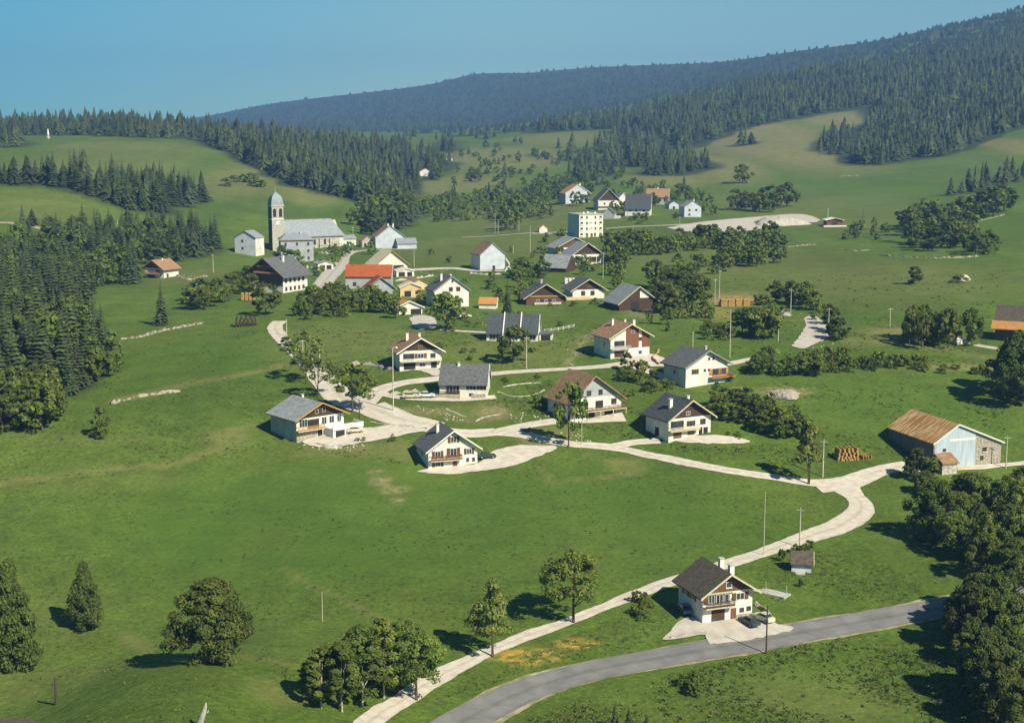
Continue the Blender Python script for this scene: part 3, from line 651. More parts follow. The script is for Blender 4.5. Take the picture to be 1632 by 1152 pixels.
# ---- rust brown roofed house
H = House('house', 'house with rust brown roof, grey upper gable and pillared garage behind the tall tree', HC, 950, 665, 86, 30, 68, 30, 10.5, 'white', 'browntile', trim='pinktile', oh=.9, of=1.1, ridge=-.12)
H.clad('greywall', 1.15); H.win('F', -.30, 1.22, 1.1, 1.2, 'wood', base=.07); H.win('F', .16, 1.22, 1.0, 1.2, 'wood', base=.07); H.opening('F', -.55, .48, 3.4, 1.9); H.opening('F', .12, .48, 2.2, 1.9); H.win('F', .70, .62, 1.3, 1.3, 'wood')
H.balcony(-1, 1.05, .44, 1.8, 'paletrim', 'wood', posts=5); H.garage('F', .55, 3.2, 1.9, 'opening'); H.opening('F', -.2, 0, 2.0, 1.9)
H.win('L', -.3, .5, 1.1, 1.2)
# ---- dark gabled chalet
H = House('chalet', 'dark gabled chalet with pale roof edges left of the dark belt of trees', HC, 1099, 696, 74, 33, 60, 28, 9.5, 'white', 'darkslate', trim='paletrim', oh=1.0, of=1.2)
H.clad('darkwood', 1.0); H.win('F', -.1, 1.10, 1.0, .8, 'whitetrim', base=.07); H.opening('F', -.60, .44, 3.6, 2.0); H.win('F', -.6, .47, 2.0, 1.7, 'wood', base=.05); H.win('F', .05, .52, 2.0, 1.2, 'wood', bars=2); H.win('F', .62, .56, 1.3, 1.2, 'wood', bars=0)
H.balcony(-1.04, .36, .42, 1.3, 'paletrim', 'paletrim', rh=.85); H.garage('F', -.58, 2.2, 2.0, 'redwood'); H.win('F', .06, .10, 1.6, 1.0, 'wood'); H.opening('F', .52, 0, 1.0, 2.0); H.garage('F', .76, 1.2, 1.9, 'opening')
H.chimney(-.55, .35, .3, .8); H.chimney(.05, .15, 1.0, .6); H.opening('L', 0, .0, 1.6, 2.0)
# ---- white house with grey roof
H = House('house', 'white house with grey roof and orange brown timber balcony behind a tree belt', HC, 1126, 613, 74, 33, 55, 30, 9.5, 'white', 'slate', trim='greyroof', oh=1.0, of=1.0)
H.win('F', .1, 1.20, .5, .7, 'wood', bars=0); H.win('F', .3, 1.20, .5, .7, 'wood', bars=0); H.win('F', -.56, .58, 1.9, 1.2, 'honeywood', bars=2); H.win('F', -.10, .66, .6, .6, 'wood', bars=0); H.win('F', .10, .66, .6, .6, 'wood', bars=0)
H.win('F', .42, .44, 1.7, 1.5, 'redwood', 'honeywood'); H.win('F', .82, .44, 1.2, 1.5, 'redwood', 'honeywood'); H.balcony(.10, 1.25, .36, 1.5, 'honeywood', 'redwood'); H.plinth('bluegrey', .22, .05, 1); H.chimney(.3, .35, .9, .6, 'concrete'); H.win('L', 0, .5, 1, 1)
# ---- timber panelled house
H = House('house', 'reddish roofed house with red brown timber panels and three chimneys above the lane', HC, 1004, 568, 66, 33, 52, 24, 10, 'white', 'pinktile', trim='paletrim', oh=1.0, of=1.0)
H.clad('redwood', .42, -.22, .44); H.clad('redwood', .42, .60, 1.0, name='corner_cladding'); H.win('F', .12, 1.15, 1.0, .6, 'whitetrim', base=.07, bars=0)
H.opening('F', -.55, .48, 3.2, 1.8); H.win('F', -.5, .5, 1.6, 1.5, 'wood', base=.05); H.win('F', .52, .74, .7, .9, 'wood', bars=0); H.balcony(-1.02, -.05, .42, 1.2, 'paletrim', 'greywall'); H.garage('F', -.55, 3.0, 1.7); H.win('F', .52, .1, .8, .8, 'wood', bars=0)
H.chimney(-.35, .65, 1.0, .6); H.chimney(.16, .5, .9, .5); H.chimney(.30, .15, 1.2, .7); H.win('L', -.3, .5, 1, 1, 'whitetrim')
# ---- long dark roofed house with white fin walls
H = House('house', 'long low house with blue-black roof divided by white fin walls', HC, 816, 544, 84, 16, 40, 84, 9, 'white', 'darkslate', anchor='L', trim='whitetrim', oh=.9, of=.2)
for f in (-.80, -.55, -.1, .5, .75): H.win('L', f, .15, 1.6, 1.7, 'whitetrim', bars=1)
for yy in (.34, .67): H.part('fin_wall', 'whitetrim', lambda q, yy=yy: q.prism_y([(H.xl-.15, H.zl-.5), (H.ax, H.za+.3), (H.ax, H.za+.75), (H.xl-.15, H.zl+.55)], yy*H.L-.14, yy*H.L+.14))
H.part('end_wing', 'white', lambda b: b.box(-2.9, 2.2, -4.0, -.31, -2.5, 2.1)); H.part('end_wing_roof', 'slate', lambda b: b.prism_x([(-4.3,2.12),(-.32,2.12),(-.32,2.4),(-4.3,2.35)], -3.2, 2.5)); H.part('end_wing_opening', 'opening', lambda b: b.box(-2.96, -2.905, -3.6, -.8, 0, 1.8))
# ---- garage with orange roof
H = House('garage', 'low garage with orange roof and a dark door below the ochre farm buildings', 'garage', 652, 501, 42, 11, 21, 22, 6, 'white', 'orangetile', trim='whitetrim', oh=.7, of=.6)
H.garage('F', .52, 3.6, 1.75, 'opening')
# ---- white gabled village house
H = House('house', 'plain white gabled house with grey roof half hidden by a round tree', HC, 720, 489, 55, 27, 48, 20, 10, 'white', 'slate', trim='greyroof', oh=.6, of=.6)
H.win('F', -.05, .92, 1.2, 1.3, 'wood'); H.win('F', .38, .92, 1.2, 1.3, 'wood'); H.win('F', .05, 1.45, .6, .7, 'wood', bars=0); H.win('F', .30, .42, 1.2, 1.2, 'wood'); H.win('F', -.4, .42, 1.2, 1.2, 'wood'); H.chimney(-.4, .4, 1.0, .7); H.chimney(.1, .3, .8, .5)
# ---- farm row with the red roof
H = House('farmhouse', 'grey farm building with a long bright red tile roof', HC, 587, 460, 74, 21, 36, 88, 7, 'greywall', 'redtile', anchor='L', trim='whitetrim', oh=.6, of=.4)
for f in (-.6, 0, .6): H.win('L', f, .2, 1.1, 1.3, 'wood')
H.opening('L', -.85, .0, 2.4, 2.2)
H = House('farmhouse', 'grey gabled farm wing with ochre side wall in front of the bright red roof', HC, 607, 480, 44, 21, 38, 13, 8, 'greywall', 'redtile', trim='greyroof', oh=.7, of=.6)
H.plinth('ochre', .98, -1, 1, 'R'); H.win('F', -.3, .5, .9, 1.0, 'wood'); H.win('F', .35, .5, .9, 1.0, 'wood'); H.opening('R', -.3, 0, 1.6, 2.2)
H = House('outbuilding', 'small ochre outbuilding with open front between the grey farm wing and white house', 'outbuilding', 655, 474, 34, 16, 23, 12, 6, 'ochre', 'creamroof', trim='whitetrim', oh=.4, of=.4)
H.opening('F', -.3, .05, 2.4, 2.2); H.opening('F', .55, .3, 1.0, 1.3)
H = House('house', 'house with cream roof and white gable beyond the bright red roof', HC, 624, 436, 50, 15, 36, 24, 11, 'white', 'creamroof', trim='honeywood', oh=1.0, of=.8)
H.opening('F', .45, .2, 4.5, 2.6); H.win('F', -.3, .6, 1.2, 1.2, 'wood')
# ---- twin dark chalets
H = House('chalet', 'low dark timber chalet with pale roof edges, left one of the pair', HC, 870, 486, 64, 13, 33, 8, 11, 'wood', 'slate', trim='paletrim', oh=1.2, of=1.2)
H.clad('darkwood', .95); H.part('gable_beam', 'honeywood', lambda q: q.box(-H.W*.42, H.W*.42, -.25, -.075, H.h*1.0, H.h*1.16)); H.opening('F', 0, .18, 6.4, 1.3); H.balcony(-.6, .75, .16, 1.3, 'paletrim', 'whitetrim', rh=.6)
for f in (-.4, .0, .4): H.win('F', f, .3, 1.0, 1.0, base=.05)
H.chimney(-.1, .5, 1.4, .7, 'concrete')
H = House('chalet', 'low dark timber chalet with white window wall, right one of the pair', HC, 938, 476, 52, 15, 31, 14, 11, 'white', 'slate', trim='paletrim', oh=1.2, of=1.2)
H.clad('darkwood', 1.0); H.win('F', -.35, .35, 1.3, 1.5, 'wood'); H.win('F', .25, .35, 1.3, 1.5, 'wood'); H.win('F', .02, 1.2, 1.4, .6, 'honeywood', base=.07); H.part('terrace_wall', 'ochre', lambda q: q.box(-H.W*.75, -.1, -2.4, -.08, -2.0, .8))
H = House('barn', 'dark timber barn with long grey roof sloping left beside the tree clump', 'barn', 1018, 494, 66, 12, 37, 22, 12, 'darkwood', 'greyroof', trim='paletrim', oh=.8, of=.8)
H.clad('whitetrim', 1.6, .05, .8, name='white_boards'); H.opening('F', -.2, .1, 3.2, 2.6)
# ---- grey roofed twin house
H = House('house', 'low house with grey roof and pale curved porch, rear one of the overlapping pair', HC, 916, 404, 60, 10, 25, 22, 11, 'white', 'greyroof', trim='paletrim', oh=1.0, of=.9)
H.clad('wood', 1.0); H.win('F', -.6, .2, 1.6, 1.4, 'wood'); H.win('F', .0, .2, 1.6, 1.4, 'wood')
H = House('house', 'low house with grey roof, and white framed porch, front one of the overlapping pair', HC, 936, 421, 52, 15, 33, 20, 11, 'white', 'greyroof', trim='paletrim', oh=1.3, of=1.2)
H.clad('darkwood', 1.05); H.opening('F', -.55, .12, 2.6, 2.6); H.win('F', .45, .2, 2.4, 2.0, 'wood'); H.part('porch_frame', 'whitetrim', lambda q: (q.box(-H.W/2, H.W/2, -1.5, -1.3, .95*H.h, 1.05*H.h), [q.box(x-.1, x+.1, -1.5, -1.3, -1, .95*H.h) for x in (-H.W/2+.1, -.25*H.W, 0, .25*H.W, H.W/2-.1)]))
H.plinth('ochre', .12, d=.12)
# ---- grey gabled barn
H = House('barn', 'grey gabled barn with rusty left roof slope beside the village road', 'barn', 785, 430, 40, 24, 42, 22, 11, 'bluegrey', 'slate', trim='greyroof', oh=.4, of=.3)
MB().prism_y([(H.xl-.02, H.zl+.24), (H.ax-.4, H.za+.24-.4*H.ml), (H.ax-.4, H.za+.30-.4*H.ml), (H.xl-.02, H.zl+.30)], -.28, H.L+.15).build('rusty_sheeting', M['browntile'], H.roof)
H.part('yard_wall', 'whitetrim', lambda q: q.box(H.W/2+.05, H.W/2+.3, -6, -.1, -2, 1.2)); H.opening('F', .1, 0, 1.2, 1.8)
# ---- house left of the church
H = House('house', 'house with shaded grey gable and lit white right end standing left of the church', HC, 391, 406, 36, 27, 37, -22, 8, 'bluegrey', 'paleroof', trim='slate', oh=.4, of=.3)  # wall colour holds the gable's shade; white right sheet is the lit tone
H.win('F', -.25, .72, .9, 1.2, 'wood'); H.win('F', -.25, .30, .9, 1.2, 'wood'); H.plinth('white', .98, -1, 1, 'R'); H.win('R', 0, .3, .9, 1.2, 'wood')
# ---- village inn with brown gable
H = House('chalet', 'big old chalet with brown timber gable and white windowed right wall below the church', HC, 424, 466, 62, 30, 54, -32, 14, 'white', 'slate', trim='darkwood', oh=1.8, of=1.6)
H.clad('wood', .40); H.part('gable_balcony', 'honeywood', lambda q: (q.box(-H.W*.3, H.W*.34, -1.2, -.09, H.h*1.02, H.h*1.1), q.box(-H.W*.2, H.W*.24, -1.0, -.09, H.h*1.36, H.h*1.42)))
for f in (-.75, -.4, -.05, .3, .65):
    H.win('R', f, .55, 1.0, 1.4, 'wood'); H.win('R', f, .12, 1.0, 1.4, 'wood')
H.chimney(.3, .5, 1.0, .8)
# ---- grey farm by the churchyard
H = House('farmhouse', 'grey gabled farm with rusty left slope, two chimneys and a lean-to', HC, 622, 396, 46, 18, 36, 14, 12, 'bluegrey', 'slate', trim='greyroof', oh=.5, of=.4)
MB().prism_y([(H.xl-.02, H.zl+.24), (H.ax-.4, H.za+.24-.4*H.ml), (H.ax-.4, H.za+.30-.4*H.ml), (H.xl-.02, H.zl+.30)], -.36, H.L+.2).build('rusty_sheeting', M['pinktile'], H.roof)
H.chimney(-.1, .1, 1.2, .7); H.chimney(.25, .15, 1.2, .7)
H.part('lean_to', 'bluegrey', lambda q: q.prism_y([(.2*H.W,-2.5),(.85*H.W,-2.5),(.85*H.W,2.5),(.2*H.W,2.5)], -5, -.01)); H.part('lean_to_roof', 'paleroof', lambda q: q.prism_x([(-5.5,2.53),(-.02,5.0),(-.02,5.25),(-5.5,2.75)], .18*H.W, .88*H.W))
# ---- upper hamlet
H = House('house', 'large pale hamlet house with orange left slope, furthest left of the hamlet', HC, 921, 323, 40, 15, 28, 16, 13, 'bluegrey', 'orangetile', trim='whitetrim', oh=.8, of=.4)
for f in (-.6, -.2, .2, .6): H.win('F', f, .62, 1.0, 1.1, 'wood'); H.win('F', f, .15, 1.0, 1.1, 'wood')
H.chimney(.3, .3, 1.0, .8)
H = House('house', 'hamlet house with dark timber upper gable over white walls', HC, 970, 334, 34, 15, 32, 12, 12, 'white', 'slate', trim='paletrim', oh=1.0, of=1.0)
H.clad('darkwood', .95); H.win('F', -.4, .5, 1.1, 1.1, 'wood'); H.win('F', .3, .5, 1.1, 1.1, 'wood'); H.balcony(-1, 1, .36, 1.2, 'paletrim', 'whitetrim')
H = House('house', 'hamlet house with dark slate roof and dark left gable', HC, 1016, 344, 40, 13, 33, 80, 11, 'white', 'darkslate', anchor='L', trim='whitetrim', oh=.9, of=.5)
for f in (-.5, .1, .6): H.win('L', f, .5, 1.2, 1.2, 'wood')
H.opening('L', -.1, 0, 2.0, 2.0)
H = House('house', 'grey walled hamlet house with weathered red roof behind the dark slate one', HC, 1048, 326, 36, 12, 24, 82, 10, 'greywall', 'pinktile', anchor='L', trim='greyroof', oh=.6, of=.4)
H.chimney(.0, .5, 1.2, .8); H.win('L', .3, .3, 1.0, 1.2)
H = House('house', 'pale grey gabled hamlet house nearest the gravel yard', HC, 1104, 346, 28, 16, 25, 14, 9, 'bluegrey', 'paleroof', trim='greyroof', oh=.3, of=.3)
H.win('F', -.4, .58, 1.1, 1.2, 'wood'); H.win('F', .4, .58, 1.1, 1.2, 'wood'); H.win('F', -.4, .14, 1.1, 1.2, 'wood'); H.chimney(.2, .2, 1.0, .7)
H = House('shed', 'small grey gabled shed with white lean-to behind the apartment block', 'shed', 970, 349, 18, 9, 17, -14, 7, 'greywall', 'slate', trim='greyroof', oh=.3, of=.3)
H.part('lean_to', 'white', lambda q: q.box(H.W/2+.02, H.W/2+3, .3, 5, -2, 1.8))
H = House('house', 'small grey roofed hamlet house squeezed between the dark gabled and dark slate ones', HC, 994, 329, 22, 10, 21, 14, 10, 'white', 'greyroof', trim='whitetrim', oh=.6, of=.5)
H.win('F', -.3, .4, 1.0, 1.1, 'wood'); H.win('F', .35, .4, 1.0, 1.1, 'wood')
H = House('shed', 'small pale shed between the red roofed and the pale grey hamlet houses', 'shed', 1074, 333, 16, 7, 12, 14, 7, 'bluegrey', 'slate', trim=None, oh=.4, of=.3)
H.opening('F', 0, 0, 1.6, 1.6)
H = House('house', 'little stone house with walled yard between the church road and the grey farm', HC, 586, 394, 18, 10, 17, 18, 7, 'palestone', 'pinktile', trim=None, oh=.4, of=.3)
H.win('F', .2, .35, .9, 1.1, 'wood'); H.opening('F', -.4, 0, 1.2, 2.0)
H = House('garage', 'low white double garage beside the village road under the churchyard', 'garage', 519, 430, 24, 9, 13, 16, 5, 'white', 'greyroof', trim=None, oh=.3, of=.3)
H.opening('F', -.4, 0, 2.2, 2.0); H.opening('F', .45, 0, 2.2, 2.0)
H = House('garage', 'low white flat garage with dark openings right of the cream roofed house', 'garage', 646, 441, 28, 9, 13, 16, 6, 'white', 'creamroof', trim='whitetrim', oh=.3, of=.3)
H.opening('F', -.4, .05, 2.6, 1.8); H.opening('F', .5, .05, 2.0, 1.8)
H = House('shed', 'low timber shed with rusty roof right of the white gabled village house', 'shed', 668, 462, 26, 9, 17, 30, 7, 'ochre', 'pinktile', trim=None, oh=.4, of=.4)
H.opening('F', -.2, .05, 3.0, 1.7)
# ---- small left chalet
H = House('chalet', 'small chalet with faded red roof beside the left forest', HC, 246, 443, 36, 16, 28, -30, 9, 'white', 'pinktile', trim='honeywood', oh=1.3, of=1.3)
H.clad('wood', 1.0); H.balcony(-.9, .7, .42, 1.2, 'honeywood', 'honeywood'); H.opening('F', -.3, .0, 4.2, 1.3); H.opening('F', .4, .5, 2.2, 1.3); H.win('F', -.2, 1.15, 1.0, 1.0, 'honeywood', base=.07); H.door('R', -.5, 1.2, 2.0); H.chimney(.1, .5, .8, .6)
# ---- far farm in the gap
H = House('farmhouse', 'tiny pale farmhouse on the knoll at the head of the valley', HC, 678, 281, 18, 7, 12, 10, 10, 'white', 'pinktile', trim=None, oh=.4, of=.3)
H = House('shed', 'tiny white shed far up the valley between scattered trees', 'shed', 716, 257, 10, 4, 7, 10, 7, 'white', 'greyroof', trim=None, oh=.3, of=.3)
H = House('hut', 'tiny white hut with orange roof beside the field track', 'hut', 866, 371, 13, 7, 12, 12, 4, 'white', 'orangetile', trim=None, oh=.3, of=.3)
H = House('shed', 'white walled shed with red roof beside the dark narrow spruce', 'shed', 777, 492, 28, 8, 16, 84, 5, 'white', 'orangetile', anchor='L', trim='whitetrim', oh=.4, of=.3)
H = House('ruin', 'weathered dark barn with grey sagging roof left of the overlapping pair of houses', 'barn', 882, 434, 40, 8, 26, 62, 9, 'darkwood', 'greyroof', anchor='L', trim=None, oh=.4, of=.3)
H.opening('L', .2, 0, 2.2, 1.8)
H = House('hut', 'small hut with orange pointed roof in the right-hand field', 'hut', 1528, 549, 10, 10, 21, 20, 3, 'white', 'orangetile', trim=None, oh=.2, of=.2)
H.part('yard_wall', 'palestone', lambda q: q.box(H.W/2+.05, H.W/2+3.2, .2, .6, -1.5, 1.4))
H = House('pavilion', 'low pavilion with flat white roof beside a white flagpole in the right-hand field', 'pavilion', 1330, 361, 26, 10, 13, 6, 6, 'wood', 'whitetrim', trim=None, oh=.9, of=1.2)
H.part('terrace_slab', 'whitetrim', lambda q: q.box(-H.W*.75, H.W*.7, -2.2, -.02, -1.2, .6)); H.opening('F', 0, .25, 3.5, 1.6)
# ---- big barn
H = House('barn', 'large barn with striped rusty roof, pale blue boarded gable and stone right wing', 'barn', 1541, 743, 124, 43, 70, 18, 18, 'stone', 'rust', trim='whitetrim', oh=.5, of=.5, ridge=-.32, hr=36)
H.clad('zinc', 0.02, -.97, .22); H.part('white_band', 'whitetrim', lambda q: q.box(-.55*H.W/2, .2*H.W/2, -.10, -.073, H.h*1.02, H.h*1.10))
H.win('F', .50, .52, .9, .9, 'wood', bars=0, sill='whitetrim'); H.win('F', .43, .20, .7, .9, 'redwood', bars=0); H.win('F', -.70, .62, .9, .9, 'whitetrim', base=.07, bars=0); H.plinth('shadeboards', .98, face='L'); H.opening('L', -.2, .1, 2.4, 2.6); H.opening('L', .5, .1, 1.4, 1.8)  # full-height left sheet, its dark colour stands in for shade
H.part('lean_to', 'palestone', lambda q: q.box(-.98*H.W/2, -.55*H.W/2, -3.2, -.08, -3, 1.7)); H.part('lean_to_roof', 'browntile', lambda q: q.prism_x([(-3.5,1.72),(-.09,3.4),(-.09,3.6),(-3.5,1.92)], -.99*H.W/2, -.50*H.W/2))
H.part('pallet', 'paletrim', lambda q: q.box(-.4*H.W/2, .1*H.W/2, -1.6, -.2, -.4, .25))
BARN = H
# ---- right edge house
H = House('house', 'dark chalet with orange lower roof cut by the right edge of the picture', HC, 1626, 545, 72, 28, 54, 64, 9, 'wood', 'brownroof', anchor='L', trim='darkwood', oh=.6, of=.8)
MB().prism_y([(H.xl-1.6, H.zl-.9), (H.xl+.9, H.zl+.9*H.ml+.26), (H.xl+.9, H.zl+.9*H.ml+.45), (H.xl-1.6, H.zl-.65)], -1.2, H.L+1.0).build('lower_roof', M['orangetile'], H.roof)
H.chimney(.1, .3, .8, .6); H.part('post', 'whitetrim', lambda q: q.box(H.x0-1.5, H.x0-1.35, .3*H.L, .3*H.L+.15, -1.5, H.zl-.95))
# ---- apartment block
p = g1(942, 378); S = pxm(p.y); e = empty('apartment_block', (p.x, p.y, p.z), R(22)); tag(e, 'cream four storey apartment block with flat roof above the village', 'apartment block')
Wb, Hb, Lb = 39/S/math.cos(R(22)), 36/S, 15.0
MB().box(-Wb/2, Wb/2, 0, Lb, -3, Hb).build('wall', M['cream'], e); MB().box(-Wb/2-.06, -Wb/2-.003, .05, Lb, -3, Hb-.02).build('side_wall', M['bluegrey'], e)  # left sheet painted grey for the shaded side
rf = MB().box(-Wb/2-.3, Wb/2+.3, -.3, Lb+.3, Hb+.003, Hb+.35).build('roof', M['concrete'], e)
for cx, cy in ((-2.5, 5), (1.5, 8), (4, 4)): MB().box(cx-.5, cx+.5, cy-.5, cy+.5, Hb+.36, Hb+1.2).build('chimney', M['whitetrim'], rf)
fl = Hb/4
for k in range(4):
    for f, w_, nm in ((-.80,1.5,'loggia'),(-.36,1.0,'window'),(.36,1.0,'window'),(.80,1.5,'loggia')):
        x = f*Wb/2; z = k*fl+.9; o = MB().box(x-w_/2, x+w_/2, -.05, -.003, z-(.5 if nm == 'loggia' else 0), z+1.35).build(nm, M['opening'] if nm == 'loggia' else M['glass'], e)  # loggias are flat dark panels painted as shade
        if nm == 'loggia': MB().box(x-w_/2-.05, x+w_/2+.05, -.35, -.052, z-.55, z+.25).build('railing', M['cream'], o)
        else: MB().box(x-w_/2-.05, x+w_/2+.05, -.12, -.003, z-.12, z-.004).build('sill', M['whitetrim'], o)
    if 0 < k < 3:
        for f in (-.09, .06): MB().box(f*Wb/2-.3, f*Wb/2+.3, -.05, -.003, k*fl+1.4, k*fl+2.0).build('window', M['glass'], e)
for f in (-.35, .05, .33): MB().box(f*Wb/2-.7, f*Wb/2+.7, -.056, -.004, .02, 2.1).build('door', M['wood'], e)

# ---- church
p = g1(444, 400); S = pxm(p.y); rz = R(27); e = empty('church', (p.x, p.y, p.z), rz); tag(e, 'pale stone church with domed bell tower and big light grey roof', 'church')
def cw(px): return px/S
T = cw(22)/(math.cos(rz)+.55*math.sin(rz)); Ht = cw(72)
tw = MB().box(-T/2, T/2, 0, T, -4, Ht).build('tower', M['palestone'], e)
MB().box(-T/2-.06, -T/2-.003, .03, T-.03, -4, Ht-.6).build('tower_shade_side', M['darkslate'], tw)  # slate-dark sheet that also puts the left face's shade into its colour
MB().box(-T/2-.35, T/2+.35, -.35, T+.35, Ht+.003, Ht+.55).build('cornice', M['paletrim'], tw)
MB().box(-T/2-.2, T/2+.2, -.2, T+.2, Ht*.70, Ht*.72).build('string_course', M['whitetrim'], tw)
def arch(q, x0, x1, z0, z1, y0, y1):
    r = (x1-x0)/2; c = (x0+x1)/2; q.prism_y([(x0,z0),(x1,z0)]+[(c+r*math.cos(t), z1-r+r*math.sin(t)) for t in np.linspace(0, math.pi, 7)], y0, y1); return q
for x in (-.26*T, .26*T): arch(MB(), x-.85, x+.85, Ht*.76, Ht*.95, -.08, -.003).build('belfry_opening', M['opening'], tw)
ck = MB().prism_y([(1.0*math.cos(t), Ht*.63+1.0*math.sin(t)) for t in np.linspace(0, 2*math.pi, 16, endpoint=False)], -.12, -.004).build('clock', M['whitetrim'], tw)
MB().box(-.05,.05,-.16,-.122,Ht*.63,Ht*.63+.8).box(0,.55,-.16,-.123,Ht*.63-.05,Ht*.63+.05).build('clock_hands', M['darkpole'], ck)
prof = [(.74,0),(.735,.10),(.70,.28),(.64,.46),(.55,.62),(.42,.76),(.25,.86),(.12,.93),(.10,1.0)]
Hd = cw(21); dm_ = MB(); rings = []
for r, z in prof:
    b = len(dm_.v); rings.append(b); k = r*T*.70
    for sx, sy in ((-1,-1),(1,-1),(1,1),(-1,1)): dm_.v.append((sx*k, T/2+sy*k, Ht+.56+z*Hd))
for a, b in zip(rings, rings[1:]):
    for q in range(4): dm_.f.append([a+q, a+(q+1) % 4, b+(q+1) % 4, b+q])
dm_.f.append([rings[-1]+i for i in range(4)])
dome = dm_.build('dome', M['paleroof'], tw)
sp_ = MB().tube([(0,T/2,Ht+.5+Hd),(0,T/2,Ht+.5+Hd+cw(9))], [.22,.05], 6).build('spire', M['paleroof'], dome)
MB().box(-.5,.5,T/2-.06,T/2+.06,Ht+Hd+cw(5),Ht+Hd+cw(5)+.14).build('cross', M['metal'], sp_)
# nave: ridge to the right of the tower, along local x
N0, N1 = T/2+.02, T/2+cw(92)/math.cos(rz); nd = 13.0; nh, na = cw(22), cw(47); y0 = -1.5
MB().prism_x([(y0,-4),(y0+nd,-4),(y0+nd,nh),(y0+nd/2,na),(y0,nh)], N0, N1-3).build('nave', M['palestone'], e)
rb_ = MB(); hipx = N1-.3
rb_.v += [(N0-.01,y0-.7,nh-.25),(N0-.01,y0+nd/2,na+.15),(N0-.01,y0+nd+.7,nh-.25),(N1-5.5,y0+nd/2,na+.15),(hipx,y0-.7,nh-.25),(hipx,y0+nd+.7,nh-.25),(N0-.01,y0-.7,nh+.05),(N0-.01,y0+nd/2,na+.5),(N0-.01,y0+nd+.7,nh+.05),(N1-5.5,y0+nd/2,na+.5),(hipx,y0-.7,nh+.05),(hipx,y0+nd+.7,nh+.05)]
rb_.f += [[0,1,3,4],[1,2,5,3],[3,5,4],[6,10,9,7],[7,9,11,8],[9,10,11],[0,4,10,6],[4,5,11,10],[5,2,8,11],[0,6,7,1],[1,7,8,2]]
nr_ = rb_.build('nave_roof', M['paleroof'], e)
MB().box(N1-2.99, N1-1, y0+.2, y0+nd-.2, -4, nh-.3).build('apse_wall', M['white'], e)
for i in range(4): arch(MB(), N0+4+i*5.6, N0+5.3+i*5.6, 2.6, 5.6, y0-.07, y0-.003).build('window', M['glass'], e)
for i in range(5): MB().box(N0+1.5+i*5.6, N0+2.3+i*5.6, y0-.9, y0-.004, -4, nh*.85).build('buttress', M['palestone'], e)
for i in range(3): MB().box(N0+8+i*4, N0+8.8+i*4, y0+1.6, y0+2.6, nh+1.0, nh+2.6).build('roof_vent', M['slate'], nr_)
MB().box(N1+.02-1, N1+6.5, y0+1.5, y0+9.5, -4, cw(15)).build('sacristy', M['white'], e); MB().prism_x([(y0+1,cw(15)+.01),(y0+10,cw(15)+.01),(y0+5.5,cw(21))], N1-.3, N1+7).build('sacristy_roof', M['paleroof'], e)
arch(MB(), N1+1.2, N1+2.6, 1.2, 3.6, y0+1.44, y0+1.497).build('sacristy_window', M['glass'], e)
# ---- presbytery with hipped roof in front of the church
p = g1(474, 418); S = pxm(p.y); rz = R(14); e = empty('house', (p.x, p.y, p.z), rz); tag(e, 'tall grey presbytery with pale hipped roof right in front of the church', HC)
Wp, Hp, Lp, Ap = 52/S, 36/S, 11.0, 46/S
MB().box(-Wp/2, Wp/2, 0, Lp, -4, Hp).build('wall', M['greywall'], e); MB().box(Wp/2+.003, Wp/2+.06, .02, Lp-.02, -4, Hp-.05).build('side_wall', M['white'], e)
q = MB(); o_ = .6; r_ = Wp/2-3.5
q.v += [(-Wp/2-o_,-o_,Hp+.01),(Wp/2+o_,-o_,Hp+.01),(Wp/2+o_,Lp+o_,Hp+.01),(-Wp/2-o_,Lp+o_,Hp+.01),(-r_,Lp/2,Ap),(r_,Lp/2,Ap),(-Wp/2-o_,-o_,Hp+.2),(Wp/2+o_,-o_,Hp+.2),(Wp/2+o_,Lp+o_,Hp+.2),(-Wp/2-o_,Lp+o_,Hp+.2)]
q.f += [[3,2,1,0],[0,1,7,6],[1,2,8,7],[2,3,9,8],[3,0,6,9],[6,7,5,4],[7,8,5],[8,9,4,5],[9,6,4]]
rf = q.build('roof', M['paleroof'], e); MB().box(-Wp/2-.62,Wp/2+.62,-.7,-.602,Hp-.15,Hp+.2).build('eaves_board', M['honeywood'], rf); MB().box(2,2.8,4,4.8,Hp+1,Ap+1).build('chimney', M['concrete'], rf)
for k in range(3):
    for x in (-.35, .0, .35):
        o = MB().box(x*Wp-.5, x*Wp+.5, -.05, -.003, k*3.4+1, k*3.4+2.6).build('window', M['glass'], e); MB().box(x*Wp-.6, x*Wp+.6, -.14, -.003, k*3.4+.85, k*3.4+.995).build('sill', M['whitetrim'], o)
# ------------------------------------------------------------------ poles, walls, cars, small things
def pole(u, v0, v1, label, m='polewood', arm=True, lamp=False, r=.13, name='utility_pole', cat='pole', group=None):
    p = g1(u, v1); h = (v1-v0)/pxm(p.y)*1.02; e = empty(name, (p.x, p.y, p.z), R(random.Random(int(u)).uniform(-30, 30))); tag(e, label, cat, group)
    MB().tube([(0,0,-.8),(0,0,h*.5),(0,0,h)], [r*1.15, r*.95, r*.7], 8).build('shaft', M[m], e)
    if arm:
        a = MB().box(-.75,.75,-.09,-.0,h-.55,h-.42).build('crossarm', M[m], e)
        for x in (-.65, 0, .65): MB().lathe([(.05,0),(.07,.08),(.04,.16)], 6, (x, -.045, h-.42)).build('insulator', M['greywall'], a)
    if lamp:
        MB().tube([(0,0,h-.1),(.5,0,h+.15),(1.0,0,h+.1)], .06, 6).build('lamp_arm', M['metal'], e); MB().lathe([(.05,.25),(.28,.05),(.3,-.1),(.1,-.16)], 10, (1.0,0,h)).build('lamp_head', M['whitetrim'], e)
    return e
